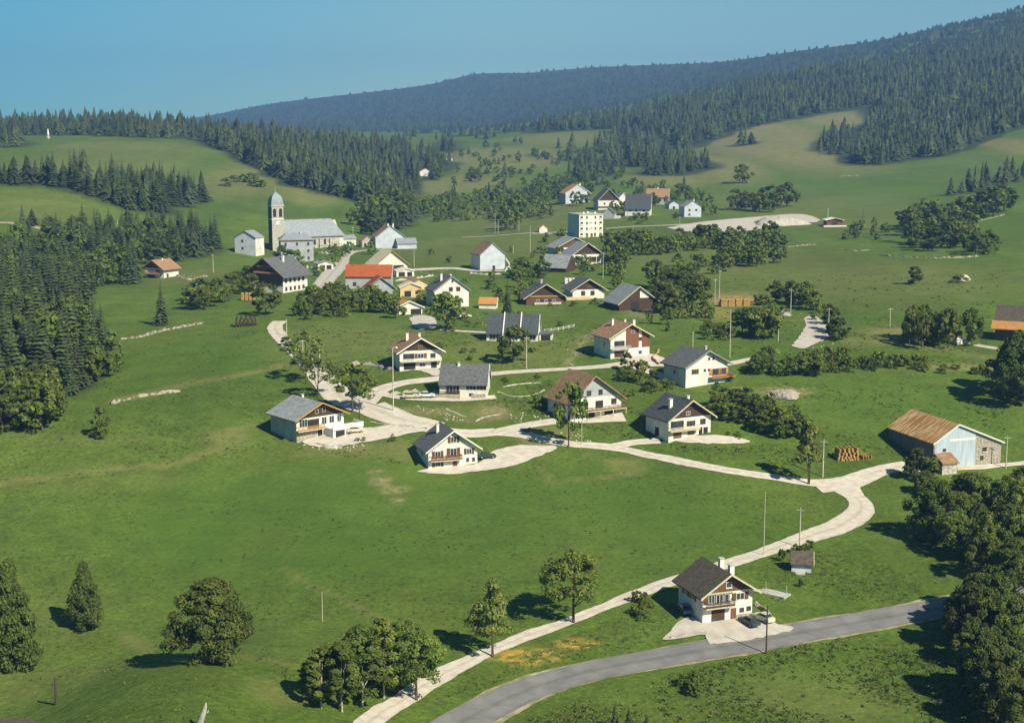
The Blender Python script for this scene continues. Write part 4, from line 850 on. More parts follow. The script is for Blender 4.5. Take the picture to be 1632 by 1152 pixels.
pole(627,552,655,'tall pale lamp pole at the lane junction left of the slate roofed house', lamp=True, arm=False, r=.15, name='street_lamp', cat='street lamp')
pole(573,634,672,'dark pole at the garage terrace below the leafy junction tree', 'darkpole', arm=False)
pole(510,548,600,'pale pole with crossarm on the lane above the forked tree')
pole(483,540,575,'thin pole on the left side of the village lane')
pole(457,508,536,'short white pole near the top bend of the village lane', arm=False)
pole(839,535,588,'pale pole on the grass above the lane left of the rust brown roof')
pole(927,668,709,'thin white pole in the stony garden right of the dark trunked tree', arm=False, r=.08)
pole(1311,698,760,'pale pole by the orange log stack at the right fork', r=.16)
pole(1603,692,746,'white pole in front of the stone wing of the big barn')
pole(1290,716,772,'dark pole on the lane next to the right fork', 'darkpole')
pole(1163,492,570,'tall pale pole behind the white grey-roofed house')
pole(1104,528,556,'short pale pole directly behind the white grey-roofed house roof', arm=False)
pole(1146,430,487,'tallest pale pole beside the yellow timber stack')
pole(1139,444,486,'shorter pale pole left of the tallest one at the yellow timber stack')
pole(1260,460,500,'pale pole on the gravel strip above the middle right trees')
pole(1320,490,535,'pale pole on the right end of the gravel pad')
pole(1240,524,545,'short pole in the clump left of the gravel pad', arm=False)
pole(1418,490,522,'thin pale pole in the right field left of the tall tree row')
pole(961,402,444,'white pole in front of the overlapping pair of grey roofed houses')
pole(992,446,466,'thin white pole right of the twin dark chalets', arm=False)
pole(845,360,403,'pale pole between the grey barn and the apartment block')
pole(818,390,404,'short pole right of the grey barn', arm=False)
pole(789,340,372,'leaning pair pole on the field track, left of its twin')
pole(794,350,372,'leaning pair pole on the field track, right of its twin')
pole(827,355,368,'short pale pole at the trees on the field track', arm=False)
pole(563,362,394,'pale pole on the road beside the church')
pole(660,398,426,'pale pole on the grass behind the cream roof house')
pole(340,405,434,'pale pole right of the small left chalet')
pole(188,350,368,'pale pole on the far left slope above the forest edge', arm=False)
pole(91,351,366,'short pale pole on the stony bank at the far left', arm=False)
pole(1375,332,350,'dark thin pole in the right-hand meadow', 'darkpole', arm=False)
pole(1319,332,358,'white flagpole standing beside the flat roofed pavilion', 'whitetrim', arm=False, name='flagpole', cat='flagpole')
pole(1221,958,1042,'dark pole on the asphalt road in front of the parked cars', 'darkpole', arm=False)
pole(1274,805,872,'thin grey pole on the lane above the garden shed')
pole(1217,778,885,'very thin tall pole in the mown meadow', arm=False, r=.07)
pole(90,1075,1122,'dark wooden post in the bottom left meadow', 'darkpole', arm=False, r=.2)
pole(514,940,990,'thin wire post in the meadow above the bottom grove', arm=False, r=.06)
pole(1243,370,388,'thin pale pole behind the tree belt under the gravel yard', arm=False)
pole(1083,345,372,'thin pale pole on the left end of the gravel yard', arm=False)

def wall_line(px, h, w, label, m='drystone', name='stone_wall', cat='wall'):
    G = ground([p[0] for p in px], [p[1] for p in px])[:, :2]; C = catmull(G, 1.2); k = len(C); T_ = np.gradient(C, axis=0); T_ /= np.linalg.norm(T_, axis=1)[:,None]+1e-9; N = np.stack([-T_[:,1], T_[:,0]], 1)
    rg = np.random.RandomState(k+int(px[0][0])); z = hgt(C[:,0], C[:,1]); hh = h*np.where(rg.rand(k) < .12, .05, .35+.75*rg.rand(k)); w *= .62; V = []
    for i in range(k):
        a = C[i]-N[i]*w*(.4+.25*rg.rand()); b = C[i]+N[i]*w*(.4+.25*rg.rand())
        V += [(*a, z[i]-.4), (*(a*.8+b*.2), z[i]+hh[i]), (*(a*.2+b*.8), z[i]+hh[i]*(.85+.2*rg.rand())), (*b, z[i]-.4)]
    F = []
    for i in range(k-1):
        for j in range(3): F.append([4*i+j, 4*i+j+1, 4*i+5+j, 4*i+4+j])
    F += [[0,1,2,3],[4*k-1,4*k-2,4*k-3,4*k-4]]
    return tag(link(name, npmesh(name, V, F, M[m])), label, cat)
wall_line([(192,541),(225,537),(262,527),(300,520),(325,515)], .9, 1.2, 'dry stone wall below the lone tall spruce in the left meadow')
wall_line([(176,645),(200,637),(240,630),(287,624)], .9, 1.2, 'pale dry stone wall at the corner of the left forest')
wall_line([(1400,407),(1440,410),(1500,412),(1560,409)], .9, 1.4, 'long pale stone wall across the right-hand field')
wall_line([(1342,398),(1365,400),(1385,399)], .7, 1.2, 'short broken stone wall left of the long field wall')
wall_line([(1255,394),(1285,391),(1300,390)], .7, 1.3, 'short white stone heap wall below the gravel yard')
wall_line([(1340,281),(1372,280)], .8, 1.4, 'short pale stone line alone high in the right-hand meadow')
wall_line([(1520,357),(1560,352),(1600,343)], .7, 1.2, 'stone fence line at the foot of the right slope trees')
wall_line([(562,582),(590,582),(612,588),(628,592)], 1.2, .8, 'low dark retaining wall left of the faded red roofed chalet', 'stone', 'retaining_wall')
wall_line([(622,630),(640,626),(670,625),(700,628)], .9, .5, 'brown stone retaining wall behind two parked cars', 'stone', 'retaining_wall')
wall_line([(590,672),(630,679),(680,684)], .7, .4, 'pale garden wall along the garage terrace drive', 'palestone', 'retaining_wall')
wall_line([(800,617),(830,612),(862,610)], .28, .45, 'low pale garden kerb right of the slate roofed house, upper line', 'palestone', 'garden_kerb', 'kerb')
wall_line([(792,624),(820,632),(848,630),(868,622)], .28, .45, 'low pale garden kerb right of the slate roofed house, lower curved line', 'palestone', 'garden_kerb', 'kerb')
wall_line([(712,652),(735,662),(745,664)], .28, .45, 'short pale kerb in the garden above the white chalet', 'palestone', 'garden_kerb', 'kerb')
wall_line([(757,672),(775,664),(800,660)], .28, .45, 'slanting pale kerb left of the lane branch to the rust roofed house', 'palestone', 'garden_kerb', 'kerb')
wall_line([(1205,965),(1219,975),(1232,990)], .9, .5, 'low stone ramp wall beside the parked cars at the nearest chalet', 'stone', 'retaining_wall')
wall_line([(1068,1018),(1100,1012),(1126,1010)], .5, .6, 'low stone kerb along the forecourt of the nearest chalet', 'stone', 'garden_kerb', 'kerb')
wall_line([(500,705),(525,714),(545,712)], .7, 1.6, 'rock garden bank in front of the chalet with garages', 'palestone', 'rockery', 'rockery')
wall_line([(120,436),(150,446),(168,450)], .6, 1.1, 'pale stones at the upper left forest edge')
wall_line([(150,445),(200,428),(222,422)], .5, 1.0, 'broken stone line left of the small left chalet')
wall_line([(283,440),(300,446),(330,440)], .8, 3.5, 'pale rubble bank right of the small left chalet')
wall_line([(1050,582),(1040,572),(1050,560)], .9, .6, 'low timber coloured ramp wall right of the reddish roofed house', 'honeywood', 'retaining_wall')

def fence(px, h, label, m='whitetrim', gap=2.2):
    G = catmull(ground([p[0] for p in px], [p[1] for p in px])[:, :2], gap); z = hgt(G[:,0], G[:,1]); o = G[0]; e = empty('fence', (o[0], o[1], z[0]), 0); tag(e, label, 'fence')
    r = MB()
    for i, (x, y) in enumerate(G):
        x, y, zz = x-o[0], y-o[1], z[i]-z[0]; MB().box(x-.08, x+.08, y-.08, y+.08, zz-.4, zz+h).build('post', M[m], e)
        if i: r.tube([(G[i-1,0]-o[0], G[i-1,1]-o[1], z[i-1]-z[0]+h*.8), (x, y, zz+h*.8)], .05, 5); r.tube([(G[i-1,0]-o[0], G[i-1,1]-o[1], z[i-1]-z[0]+h*.4), (x, y, zz+h*.4)], .05, 5)
    r.build('rail', M[m], e)
fence([(868,530),(890,527),(915,522)], 1.1, 'white post and rail fence right of the long dark roofed house')
fence([(805,434),(812,425),(806,414)], 1.2, 'pale fence along the right side of the grey gabled barn')
def pile(u, v, w, h, label, m, name, cat, kind='log'):
    p = g1(u, v); S = pxm(p.y); Wm, Hm = w/S, h/S; e = empty(name, tuple(p), R(10)); tag(e, label, cat); rg = random.Random(int(u)); q = MB()
    if kind == 'log':
        rows = 6
        for r_ in range(rows):
            nn = max(3, int(8-r_*.6))
            for i in range(nn):
                x = -Wm/2+Wm*(i+.5)/nn+rg.uniform(-.1,.1); rr = Hm/rows*.55; z = Hm/rows*(r_+.45); q.tube([(x, rg.uniform(-.3,.0), z), (x+rg.uniform(-.1,.1), 2.6+rg.uniform(0,.4), z)], rr, 7)
    elif kind == 'heap':
        k = 26; rings = []
        for j in range(6):
            t = j/5; b = len(q.v); rings.append(b)
            for i in range(k):
                a = 2*math.pi*i/k; r_ = (1-t)**.42*(1+.18*math.sin(3*a+u)+rg.uniform(-.08,.08)); q.v.append((Wm/2*r_*math.cos(a), Wm*.4*r_*math.sin(a), -.3+(Hm+.3)*t**.8*(1+rg.uniform(-.05,.05))))
        for a, b in zip(rings, rings[1:]):
            for i in range(k): q.f.append([a+i, a+(i+1) % k, b+(i+1) % k, b+i])
        q.f.append([rings[-1]+i for i in range(k)])
    elif kind == 'plank':
        n_ = 4
        for i in range(n_):
            x = -Wm/2+Wm*i/n_
            for r_ in range(4): q.box(x+.1+rg.uniform(0,.2), x+Wm/n_-.15, rg.uniform(-.2,.1), 2.2, Hm*r_/4+.02, Hm*(r_+.85)/4*rg.uniform(.95,1))
    o = q.build('stack' if kind != 'heap' else 'heap', M[m], e); return e
pile(1352,734,38,21,'orange brown stack of logs beside the pale pole at the right fork','straw','log_stack','log stack')
pile(1382,732,18,6,'small flat orange plank stack right of the big log stack','straw','plank_stack','plank stack','plank')
pile(1172,488,50,12,'yellow sawn timber stacks at the tall pale poles','straw','timber_stack','timber stack','plank')
pile(1250,630,58,10,'grey gravel mound in the middle of the right field','stone','gravel_mound','gravel mound','heap')
pile(1240,357,90,12,'pale excavated bank at the back of the gravel yard','palestone','gravel_bank','gravel mound','heap')
pile(392,520,36,16,'dark log pile beside the left meadow path','darkwood','log_pile','log pile')
pile(396,478,24,12,'untidy pile of old planks left of the big old chalet','honeywood','plank_pile','plank pile','plank')
pile(912,452,26,9,'white garden blocks above the twin dark chalets','whitetrim','block_stack','blocks','plank')
pile(1535,447,22,10,'twiggy pale brush heap beside the low bush in the right field','paletrim','brush_heap','brush heap','heap')

wall_line([(497,403),(520,405),(545,403),(562,400)], 1.4, .9, 'pale churchyard wall in front of the church nave', 'palestone')
wall_line([(490,428),(510,430),(526,426)], 1.6, 1.2, 'pale garden wall on the village road below the church', 'palestone')
wall_line([(630,448),(650,446),(690,440)], .9, .8, 'pale wall along the village road behind the ochre outbuilding', 'palestone')
wall_line([(750,436),(775,438),(800,437)], .8, .8, 'pale yard wall in front of the grey gabled barn', 'palestone')
# loose stones along lanes and yards
V_ = []; F_ = []
rg = np.random.RandomState(21)
for poly, n_ in (([(800,652),(840,660),(900,652),(870,668),(810,676)],40),([(835,700),(900,688),(945,692),(940,716),(860,708)],45),([(640,640),(700,655),(760,675),(700,668)],35),([(470,704),(540,712),(600,704),(560,718),(500,716)],45),
                 ([(900,560),(940,530),(950,545),(910,585)],14),([(760,500),(800,508),(770,520)],12),([(1030,560),(1060,572),(1040,580)],14),([(280,436),(335,440),(310,452)],24),([(1390,745),(1450,738),(1470,752),(1430,760)],30),([(1290,540),(1330,545),(1320,560),(1280,556)],16),([(640,430),(720,424),(700,450),(650,452)],40),([(480,470),(560,470),(540,500),(470,498)],26)):
    q_ = []
    while len(q_) < n_:
        u, v = rg.uniform(min(p[0] for p in poly), max(p[0] for p in poly)), rg.uniform(min(p[1] for p in poly), max(p[1] for p in poly))
        inside = False
        for (x0,y0),(x1,y1) in zip(poly, poly[1:]+poly[:1]):
            if (y0 > v) != (y1 > v) and u < (x1-x0)*(v-y0)/(y1-y0)+x0: inside = not inside
        if inside: q_.append((u, v))
    for p in ground([a[0] for a in q_], [a[1] for a in q_]):
        s_ = rg.uniform(.08, .28); b = len(V_)
        for sx, sy, sz in ((-1,-1,-.6),(1,-1,-.6),(1,1,-.6),(-1,1,-.6),(-.6,-.6,.7),(.6,-.5,.6),(.5,.6,.75),(-.6,.5,.6)):
            V_.append((p[0]+s_*sx*rg.uniform(.7,1.3), p[1]+s_*sy*rg.uniform(.7,1.3), p[2]+s_*sz*rg.uniform(.7,1.2)))
        F_ += [[b+3,b+2,b+1,b],[b+4,b+5,b+6,b+7],[b,b+1,b+5,b+4],[b+1,b+2,b+6,b+5],[b+2,b+3,b+7,b+6],[b+3,b,b+4,b+7]]
tag(link('rubble', npmesh('rubble', V_, F_, M['palestone'])), 'loose pale stones scattered along the lanes and yards', 'stones', kind='stuff')

# ---- cars
M['carwhite'] = mat('white_car_paint', (.62,.62,.60), (.66,.66,.64), 1, rough=.3, spec=.5); M['carblue'] = mat('blue_car_paint', (.05,.10,.20), (.06,.12,.23), 1, rough=.3, spec=.5); M['cardark'] = mat('dark_green_car_paint', (.035,.05,.045), (.045,.06,.055), 1, rough=.3, spec=.5); M['carcream'] = mat('cream_car_paint', (.55,.50,.36), (.6,.55,.4), 1, rough=.3, spec=.5); M['tyre'] = mat('tyre_rubber', (.02,.02,.02), (.03,.03,.03), 2)
M['lamp'] = mat('headlight_glass', (.6,.6,.55), (.7,.7,.65), 2, rough=.2)
def car(u, v, ang, paint, label, Lc=4.1):
    p = g1(u, v); e = empty('parked_car', (p.x, p.y, p.z+zlift(p.y)+.12), R(ang)); tag(e, label, 'car', 'parked cars')
    h = Lc/2; prof = [(-h,.32),(h,.32),(h,.62),(h-.15,.80),(h-1.15,.92),(-h+.75,.95),(-h+.05,.88)]
    w = .80; b = MB(); b.v += [(x,-w,z) for x,z in prof]+[(x,w,z) for x,z in prof]; n_ = len(prof)
    b.f += [list(range(n_)), [n_+i for i in reversed(range(n_))]]+[[(i+1) % n_, i, n_+i, n_+(i+1) % n_] for i in range(n_)]
    body = b.build('body', M[paint], e)
    g = MB(); lo = [(-h+.62,.93),(h-1.12,.91)]; z1 = 1.36
    g.v += [(lo[0][0],-.74,.93),(lo[1][0],-.74,.91),(lo[1][0],.74,.91),(lo[0][0],.74,.93),(-h+1.05,-.58,z1),(h-1.85,-.58,z1),(h-1.85,.58,z1),(-h+1.05,.58,z1)]
    g.f += [[3,2,1,0],[0,1,5,4],[1,2,6,5],[2,3,7,6],[3,0,4,7],[4,5,6,7]]
    g.build('window', M['glass'], e); MB().box(-h+1.0,h-1.8,-.60,.60,z1+.002,z1+.06).build('roof', M[paint], e)
    for x in (-h+.75, h-.8):
        for y in (-.74, .74):
            wv = MB().tube([(x,y-.09,.30),(x,y+.09,.30)], .30, 12).build('wheel', M['tyre'], e); MB().tube([(x,y-.10,.30),(x,y+.10,.30)], .16, 8).build('rim', M['metal'], wv)
    for y in (-.55, .55): MB().box(h-.06,h+.02,y-.14,y+.14,.60,.74).build('headlight', M['lamp'], body)
    MB().box(h-.05,h+.09,-.78,.78,.34,.46).build('bumper', M['metal'], body)
    return e
car(1194,996,118,'cardark','dark car parked in front of the nearest chalet, left of a pale one'); car(1216,990,125,'carcream','pale car parked on the right side of the nearest chalet, by the ramp wall'); car(1091,976,100,'carblue','blue car in the shadow left of the nearest chalet')
car(776,731,12,'cardark','dark car beside the white chalet with flowers'); car(566,690,20,'carcream','pale car in front of the garages of the grey roofed chalet')
car(654,635,8,'carcream','pale yellow car by the brown retaining wall, left of the pair'); car(680,634,8,'carwhite','white car by the brown retaining wall, right of the pair')
car(741,507,20,'carwhite','white car on the drive right of the round tree'); car(905,377,20,'carwhite','white car below the shaded side of the apartment block')
car(507,421,60,'carwhite','white car on the village road below the church')

# ---- garden shed, terrace slab, shrine statue, corner roof, snag
H = House('shed', 'little garden shed with brown roof and pale blue front above the asphalt road', 'shed', 1277, 912, 32, 17, 30, 80, 3.2, 'bluegrey', 'brownroof', anchor='L', trim='paletrim', oh=.5, of=.4)
H.part('side_boards', 'darkwood', lambda q: q.box(-H.W/2-.02, H.W/2-.1, H.L+.003, H.L+.05, -.5, H.h-.1)); H.part('step_slab', 'palestone', lambda q: q.box(H.x0-1.3, H.x0-.05, .3*H.L, .8*H.L, -.4, .12))
p = g1(1232, 945); e = empty('terrace', tuple(p), R(-38)); tag(e, 'sloping grey concrete slab terrace on the lawn right of the nearest chalet', 'terrace')
MB().box(-3.4, 2.8, -1.3, 1.3, -.8, .16).build('slab', M['concrete'], e)
for x in (-2.0, 2.0): MB().tube([(x,1.1,.3),(x,1.1,1.5)], .05, 6).build('post', M['metal'], e)
p = g1(77, 221); S = pxm(p.y); e = empty('statue', tuple(p), 0); tag(e, 'small white shrine statue on a plinth at the edge of the left skyline forest', 'statue'); hs = 15/S
MB().lathe([(hs*.18,-.5),(hs*.17,hs*.2),(hs*.12,hs*.24),(hs*.11,hs*.4)], 8).build('pedestal', M['palestone'], e)
MB().lathe([(hs*.11,hs*.4),(hs*.12,hs*.5),(hs*.09,hs*.68),(hs*.10,hs*.8),(hs*.05,hs*.88),(hs*.06,hs*.94),(hs*.02,hs)], 10).build('figure', M['whitetrim'], e)
p = g1(324, 1163); e = empty('dead_tree', tuple(p), 0); tag(e, 'pale bleached tree stump at the bottom edge of the meadow', 'tree stump')
MB().tube([(-.6,0,-.5),(-.4,.1,.8),(0,.0,1.9),(.35,.1,3.0),(.42,.1,3.5)], [.55,.42,.34,.22,.06], 8).tube([(.1,.05,1.9),(.6,0,2.3),(.75,0,2.6)], [.18,.12,.05], 6).build('trunk', M['palebark'], e)
H = House('shed', 'brown roofed shed with pale roof edge cut by the bottom left corner', 'shed', -14, 1195, 50, 14, 30, 50, 7, 'wood', 'brownroof', anchor='L', trim='paletrim', oh=.5, of=.6)
# ------------------------------------------------------------------ vegetation
def leaf_cards(centres, normals, size, rng, aspect=1.5):
    n = len(centres)
    nn = normals/(np.linalg.norm(normals, axis=1)[:,None]+1e-9)
    a = np.cross(nn, rng.randn(n, 3)); a /= np.linalg.norm(a, axis=1)[:,None]+1e-9
    b = np.cross(nn, a); s = (size*(.65+.7*rng.rand(n)))[:,None]
    a = a*s*aspect*.5; b = b*s*.5
    V = np.stack([centres-a, centres-b*.9+a*.1, centres+a, centres+b*.9-a*.1], 1).reshape(-1, 3)
    F = np.arange(4*n).reshape(n, 4)
    return V, F
def crown_mesh(name, seed, h, rx, z0, nclump, nleaf, lsize, m, shape='round', gap=.12):
    """leafy crown between z0 and h: leaf clumps spread over and through an uneven envelope"""
    rng = np.random.RandomState(seed); C = []; Rr = []
    hh = h-z0
    while len(C) < nclump:
        t = rng.rand()**.8; ang = rng.rand()*2*math.pi
        if shape == 'cone': r = rx*(1-t)**.75*min(1, .45+t*4)
        elif shape == 'dome': r = rx*(1-t**2.2)**.6*min(1, .75+t)
        elif shape == 'egg': r = rx*math.sin(math.pi*min(1, (t*.86+.12)))**.65
        elif shape == 'bush': r = rx*math.sqrt(max(0, 1-t*t))
        elif shape == 'column': r = rx*math.sin(math.pi*(t*.9+.07))**.45
        else: r = rx*math.sqrt(max(.02, 1-(2*t-.95)**2))
        r *= (.45+.55*rng.rand()**.5)*(1+.20*math.sin(3*ang+seed)+.12*math.sin(5*ang+2*seed))
        C.append((r*math.cos(ang), r*math.sin(ang), z0+hh*(.06+.88*t))); Rr.append(rx*(.20+.18*rng.rand())*(1-.35*t))
    C = np.array(C); Rr = np.array(Rr)
    k = rng.randint(0, nclump, nleaf)
    d = rng.randn(nleaf, 3); d /= np.linalg.norm(d, axis=1)[:,None]
    P = C[k]+d*(Rr[k]*(34/nclump)**.22*(.5+.62*rng.rand(nleaf)**.6))[:,None]*np.array([1,1,.8])
    P[:,2] = np.maximum(P[:,2], z0*.85+rng.rand(nleaf)*.3)
    out = P-np.array([0,0,z0+hh*.4])
    nrm = d*.9+.5*out/(np.linalg.norm(out,axis=1)[:,None]+1e-9)+rng.randn(nleaf,3)*.75+np.array([0,0,.25])
    V, F = leaf_cards(P, nrm, lsize, rng)
    clt = rng.rand(nclump)
    return npmesh(name, V, F, m, fattr=np.clip(.55*clt[k]+.45*rng.rand(nleaf), 0, 1)), C
def trunk_mesh(name, seed, h, z0, r, C, m, nl=7, lean=0.0):
    rng = random.Random(seed); b = MB(); top = z0+(h-z0)*.75
    pts = []; rad = []
    for i in range(7):
        t = i/6; pts.append((lean*top*(t**1.5)+rng.uniform(-.08,.08)*t*2, rng.uniform(-.08,.08)*t*2, -1.0+(top+1.0)*t)); rad.append(max(.03, r*(1.25 if i == 0 else 1)*(1-.85*t)))
    b.tube(pts, rad, 7)
    for c in list(C)[:nl]:
        t0 = rng.uniform(.35, .7); s = Vector(pts[int(t0*6)]); e = Vector(c); md = s.lerp(e, .5)+Vector((0,0,.25))
        b.tube([s, md, e], [r*.45, r*.28, r*.08], 5)
    me = bpy.data.meshes.new(name); me.from_pydata(b.v, [], b.f); me.materials.append(m); me.update(); return me

BROAD = {}
def broad_variants(key, n, h, rx, z0, nclump, nleaf, lsize, m, shape, trunk_r, bark='bark', nl=7):
    L_ = []
    for i in range(n):
        sd = hash_(key)+i*13
        c, C = crown_mesh('crown', sd, h, rx, z0, nclump, nleaf, lsize, m, shape)
        t = trunk_mesh('trunk', sd, h, z0, trunk_r, C, M[bark], nl); L_.append((c, t, h, rx))
    BROAD[key] = L_
def hash_(s): return sum((i+1)*ord(c) for i, c in enumerate(s)) % 9973
broad_variants('near_round', 4, 12, 4.8, .8, 75, 9500, .32, M['leaf'], 'round', .28)
broad_variants('dense_cone', 2, 12, 4.3, -.5, 170, 17000, .30, M['darkleaf'], 'cone', .28)
broad_variants('dense_dome', 2, 12, 4.8, -.5, 210, 21000, .30, M['darkleaf'], 'dome', .3)
broad_variants('grove_slim', 4, 12, 2.5, 1.6, 55, 5200, .32, M['leaf'], 'egg', .13, 'palebark')
broad_variants('near_dark', 4, 12, 4.6, -.4, 120, 15000, .31, M['darkleaf'], 'egg', .30)
broad_variants('near_cone', 2, 12, 3.6, 3.2, 65, 6500, .30, M['limeleaf'], 'cone', .22)
broad_variants('near_tall', 2, 12, 4.3, 3.4, 60, 6500, .32, M['leaf'], 'round', .24)
broad_variants('mid_round', 4, 9, 3.4, .9, 32, 1500, .55, M['leaf'], 'round', .2, nl=5)
broad_variants('mid_tall', 3, 10, 2.9, 2.6, 28, 1300, .50, M['leaf'], 'egg', .18, nl=5)
broad_variants('mid_lime', 2, 9, 2.6, 2.8, 26, 1100, .48, M['limeleaf'], 'cone', .16, nl=5)
broad_variants('mid_dark', 3, 10, 3.4, .6, 34, 1600, .55, M['darkleaf'], 'egg', .2, nl=5)
broad_variants('bush', 4, 3, 1.9, .1, 18, 520, .36, M['leaf'], 'bush', .08, nl=3)
broad_variants('far_round', 4, 10, 3.9, .6, 22, 480, .95, M['leaf'], 'round', .2, nl=3)
broad_variants('far_dark', 3, 10, 3.6, .4, 22, 480, .95, M['darkleaf'], 'egg', .2, nl=3)
broad_variants('open_crown', 2, 10, 3.2, 3.6, 20, 900, .42, M['leaf'], 'round', .17, nl=9)

PLANTS = []
def plant_broad(key, p, h, label, name='broadleaf_tree', cat='tree', group=None, wide=None, rng=random):
    PLANTS.append((h*FPX/max(60., p[1])*(1 if -10 < project(*p)[0] < PW+10 else 0), key, tuple(p), h, label, name, cat, group, wide, rng.randint(0, 99999)))
def grow(rank, key, p, h, label, name, cat, group, wide, sd):
    rng = random.Random(sd)
    c, t, H, rx = rng.choice(BROAD[key]) if rng else BROAD[key][0]
    s = h/H; r = empty(name, (p[0], p[1], p[2]-.05), rng.uniform(0, 6.28))
    w = s if wide is None else wide/(2*rx)
    r.scale = (w, w, s)
    link('trunk', t, r); link('crown', c, r)
    return tag(r, label, cat, group)

def spruce_arrays(seed, h, r, whorls, per, seg=2, droop=.22):
    rng = np.random.RandomState(seed); V = []; F = []; T = []
    for w in range(whorls):
        t = w/(whorls-1)
        z = h*(.06+.90*t**.92); rad = r*((1-t)**.85*(.88+.24*rng.rand())+.035)
        kk = max(4, int(per*(1-.55*t)))
        a0 = rng.rand()*6.28
        for i in range(kk):
            a = a0+6.283*i/kk+rng.uniform(-.25,.25); L_ = rad*rng.uniform(.72,1.15)
            wd = max(.25, 2*math.pi*rad/kk*.85)*rng.uniform(.8,1.2); up = rng.uniform(-.02,.06)*L_
            dx, dy = math.cos(a), math.sin(a); px, py = -dy, dx; b = len(V)
            z1 = z+up; z2 = z-L_*droop*rng.uniform(.6,1.7)
            zr = z+h*.03
            V += [(0,0,zr), (dx*L_*.5+px*wd*.5, dy*L_*.5+py*wd*.5, z1-wd*.18), (dx*L_*.55, dy*L_*.55, z1+wd*.12), (dx*L_*.5-px*wd*.5, dy*L_*.5-py*wd*.5, z1-wd*.18), (dx*L_, dy*L_, z2)]
            F += [[b,b+1,b+2],[b,b+2,b+3],[b+1,b+4,b+2],[b+2,b+4,b+3]]
            T += [rng.rand()]*4
    b = len(V)                                          # leader shoot
    V += [(.12,0,h*.93),(-.06,.1,h*.93),(-.06,-.1,h*.93),(0,0,h)]; F += [[b,b+1,b+3],[b+1,b+2,b+3],[b+2,b,b+3]]; T += [.5]*3
    return np.array(V), np.array(F), np.array(T)
SPR = []
for i in range(6):
    V_, F_, T_ = spruce_arrays(50+i, 18, 3.3+.35*(i % 3), 17, 11)
    tm = MB().tube([(0,0,-1.2),(0,0,6),(0,0,14)], [.26,.19,.06], 6)
    tme = bpy.data.meshes.new('trunk'); tme.from_pydata(tm.v, [], tm.f); tme.materials.append(M['bark'])
    SPR.append((npmesh('crown', V_, F_, M['spruce'], fattr=T_), tme))
SPR_LOW = None
SPR_FAR = None

def cone_arrays(seed, h, r, whorls, per, jag=.30):
    """small distant spruce: overlapping ragged skirts"""
    rng = np.random.RandomState(seed); V = []; F = []; T = []
    for w in range(whorls):
        t = w/whorls; zb = h*(.03+.93*t)*(1+rng.uniform(-.015,.015)); rad = r*((1-t)**.9*(.85+.3*rng.rand())+.03); zt = min(h, zb+h*(1.9/whorls)*(1 if w < whorls-1 else 1)); k = max(8, int(per*2*(1-.4*t)))//2*2
        a0 = rng.rand()*6.28; b = len(V); V.append((0, 0, zt))
        for i in range(k):
            a = a0+6.283*i/k; q = rad*((1+jag*rng.uniform(.2,1)) if i % 2 else (1-jag*rng.uniform(.4,1.3))); V.append((q*math.cos(a), q*math.sin(a), zb-(.05*h/whorls if i % 2 else -.5*h/whorls)*rng.uniform(.5,1.5)))
        for i in range(k): F.append([b, b+1+i, b+1+(i+1) % k]); T.append(rng.rand())
    return np.array(V), np.array(F), np.array(T)
def in_poly(u, v, poly):
    u = np.asarray(u); v = np.asarray(v); ins = np.zeros(u.shape, bool); n = len(poly)
    for i in range(n):
        (x0,y0),(x1,y1) = poly[i], poly[(i+1) % n]
        if y0 == y1: continue
        c = ((y0 > v) != (y1 > v)) & (u < (x1-x0)*(v-y0)/(y1-y0)+x0); ins ^= c
    return ins
SPR_LOW = [cone_arrays(100+i, 18, 2.7+.25*i, 6+i % 3, 6, .3+.05*i) for i in range(8)]
SPR_FAR = [cone_arrays(120+i, 18, 3.4, 4, 5) for i in range(6)]
def scatter(poly, n, seed, gap=0.0, vs=2.0):
    """spread n base points over the ground that a photo outline covers"""
    rng = np.random.RandomState(seed); us = [p[0] for p in poly]; vs_ = [p[1] for p in poly]; out = []
    if not gap:
        while len(out) < n:
            uu = rng.uniform(min(us), max(us), 4*n); vv = rng.uniform(min(vs_), max(vs_), 4*n); k = in_poly(uu, vv, poly); out += list(zip(uu[k], vv[k]))
        out = out[:n]
    tries = 0
    cu_ = rng.uniform(min(us), max(us), n*60); cv_ = rng.uniform(min(vs_), max(vs_), n*60); ok_ = in_poly(cu_, cv_, poly)
    for u, v in zip(cu_[ok_].tolist(), cv_[ok_].tolist()):
        if len(out) >= n: break
        if gap and any(abs(u-a) < gap and abs(v-b) < gap/vs for a, b in out): continue
        out.append((u, v))
    return ground([p[0] for p in out], [p[1] for p in out]) if out else np.zeros((0,3))

SPRUCES = []                                           # (x, y, z, height, label, group)
def spruces(poly, n, hlo, hhi, label, group, seed, gap=0.0):
    rng = np.random.RandomState(seed+999)
    for p in scatter(poly, n, seed, gap): SPRUCES.append((*p, rng.uniform(hlo, hhi), label, group))
def spruce_at(u, v, hp, label, group=None):
    p = g1(u, v); SPRUCES.append((*p, hp/pxm(p.y), label, group))

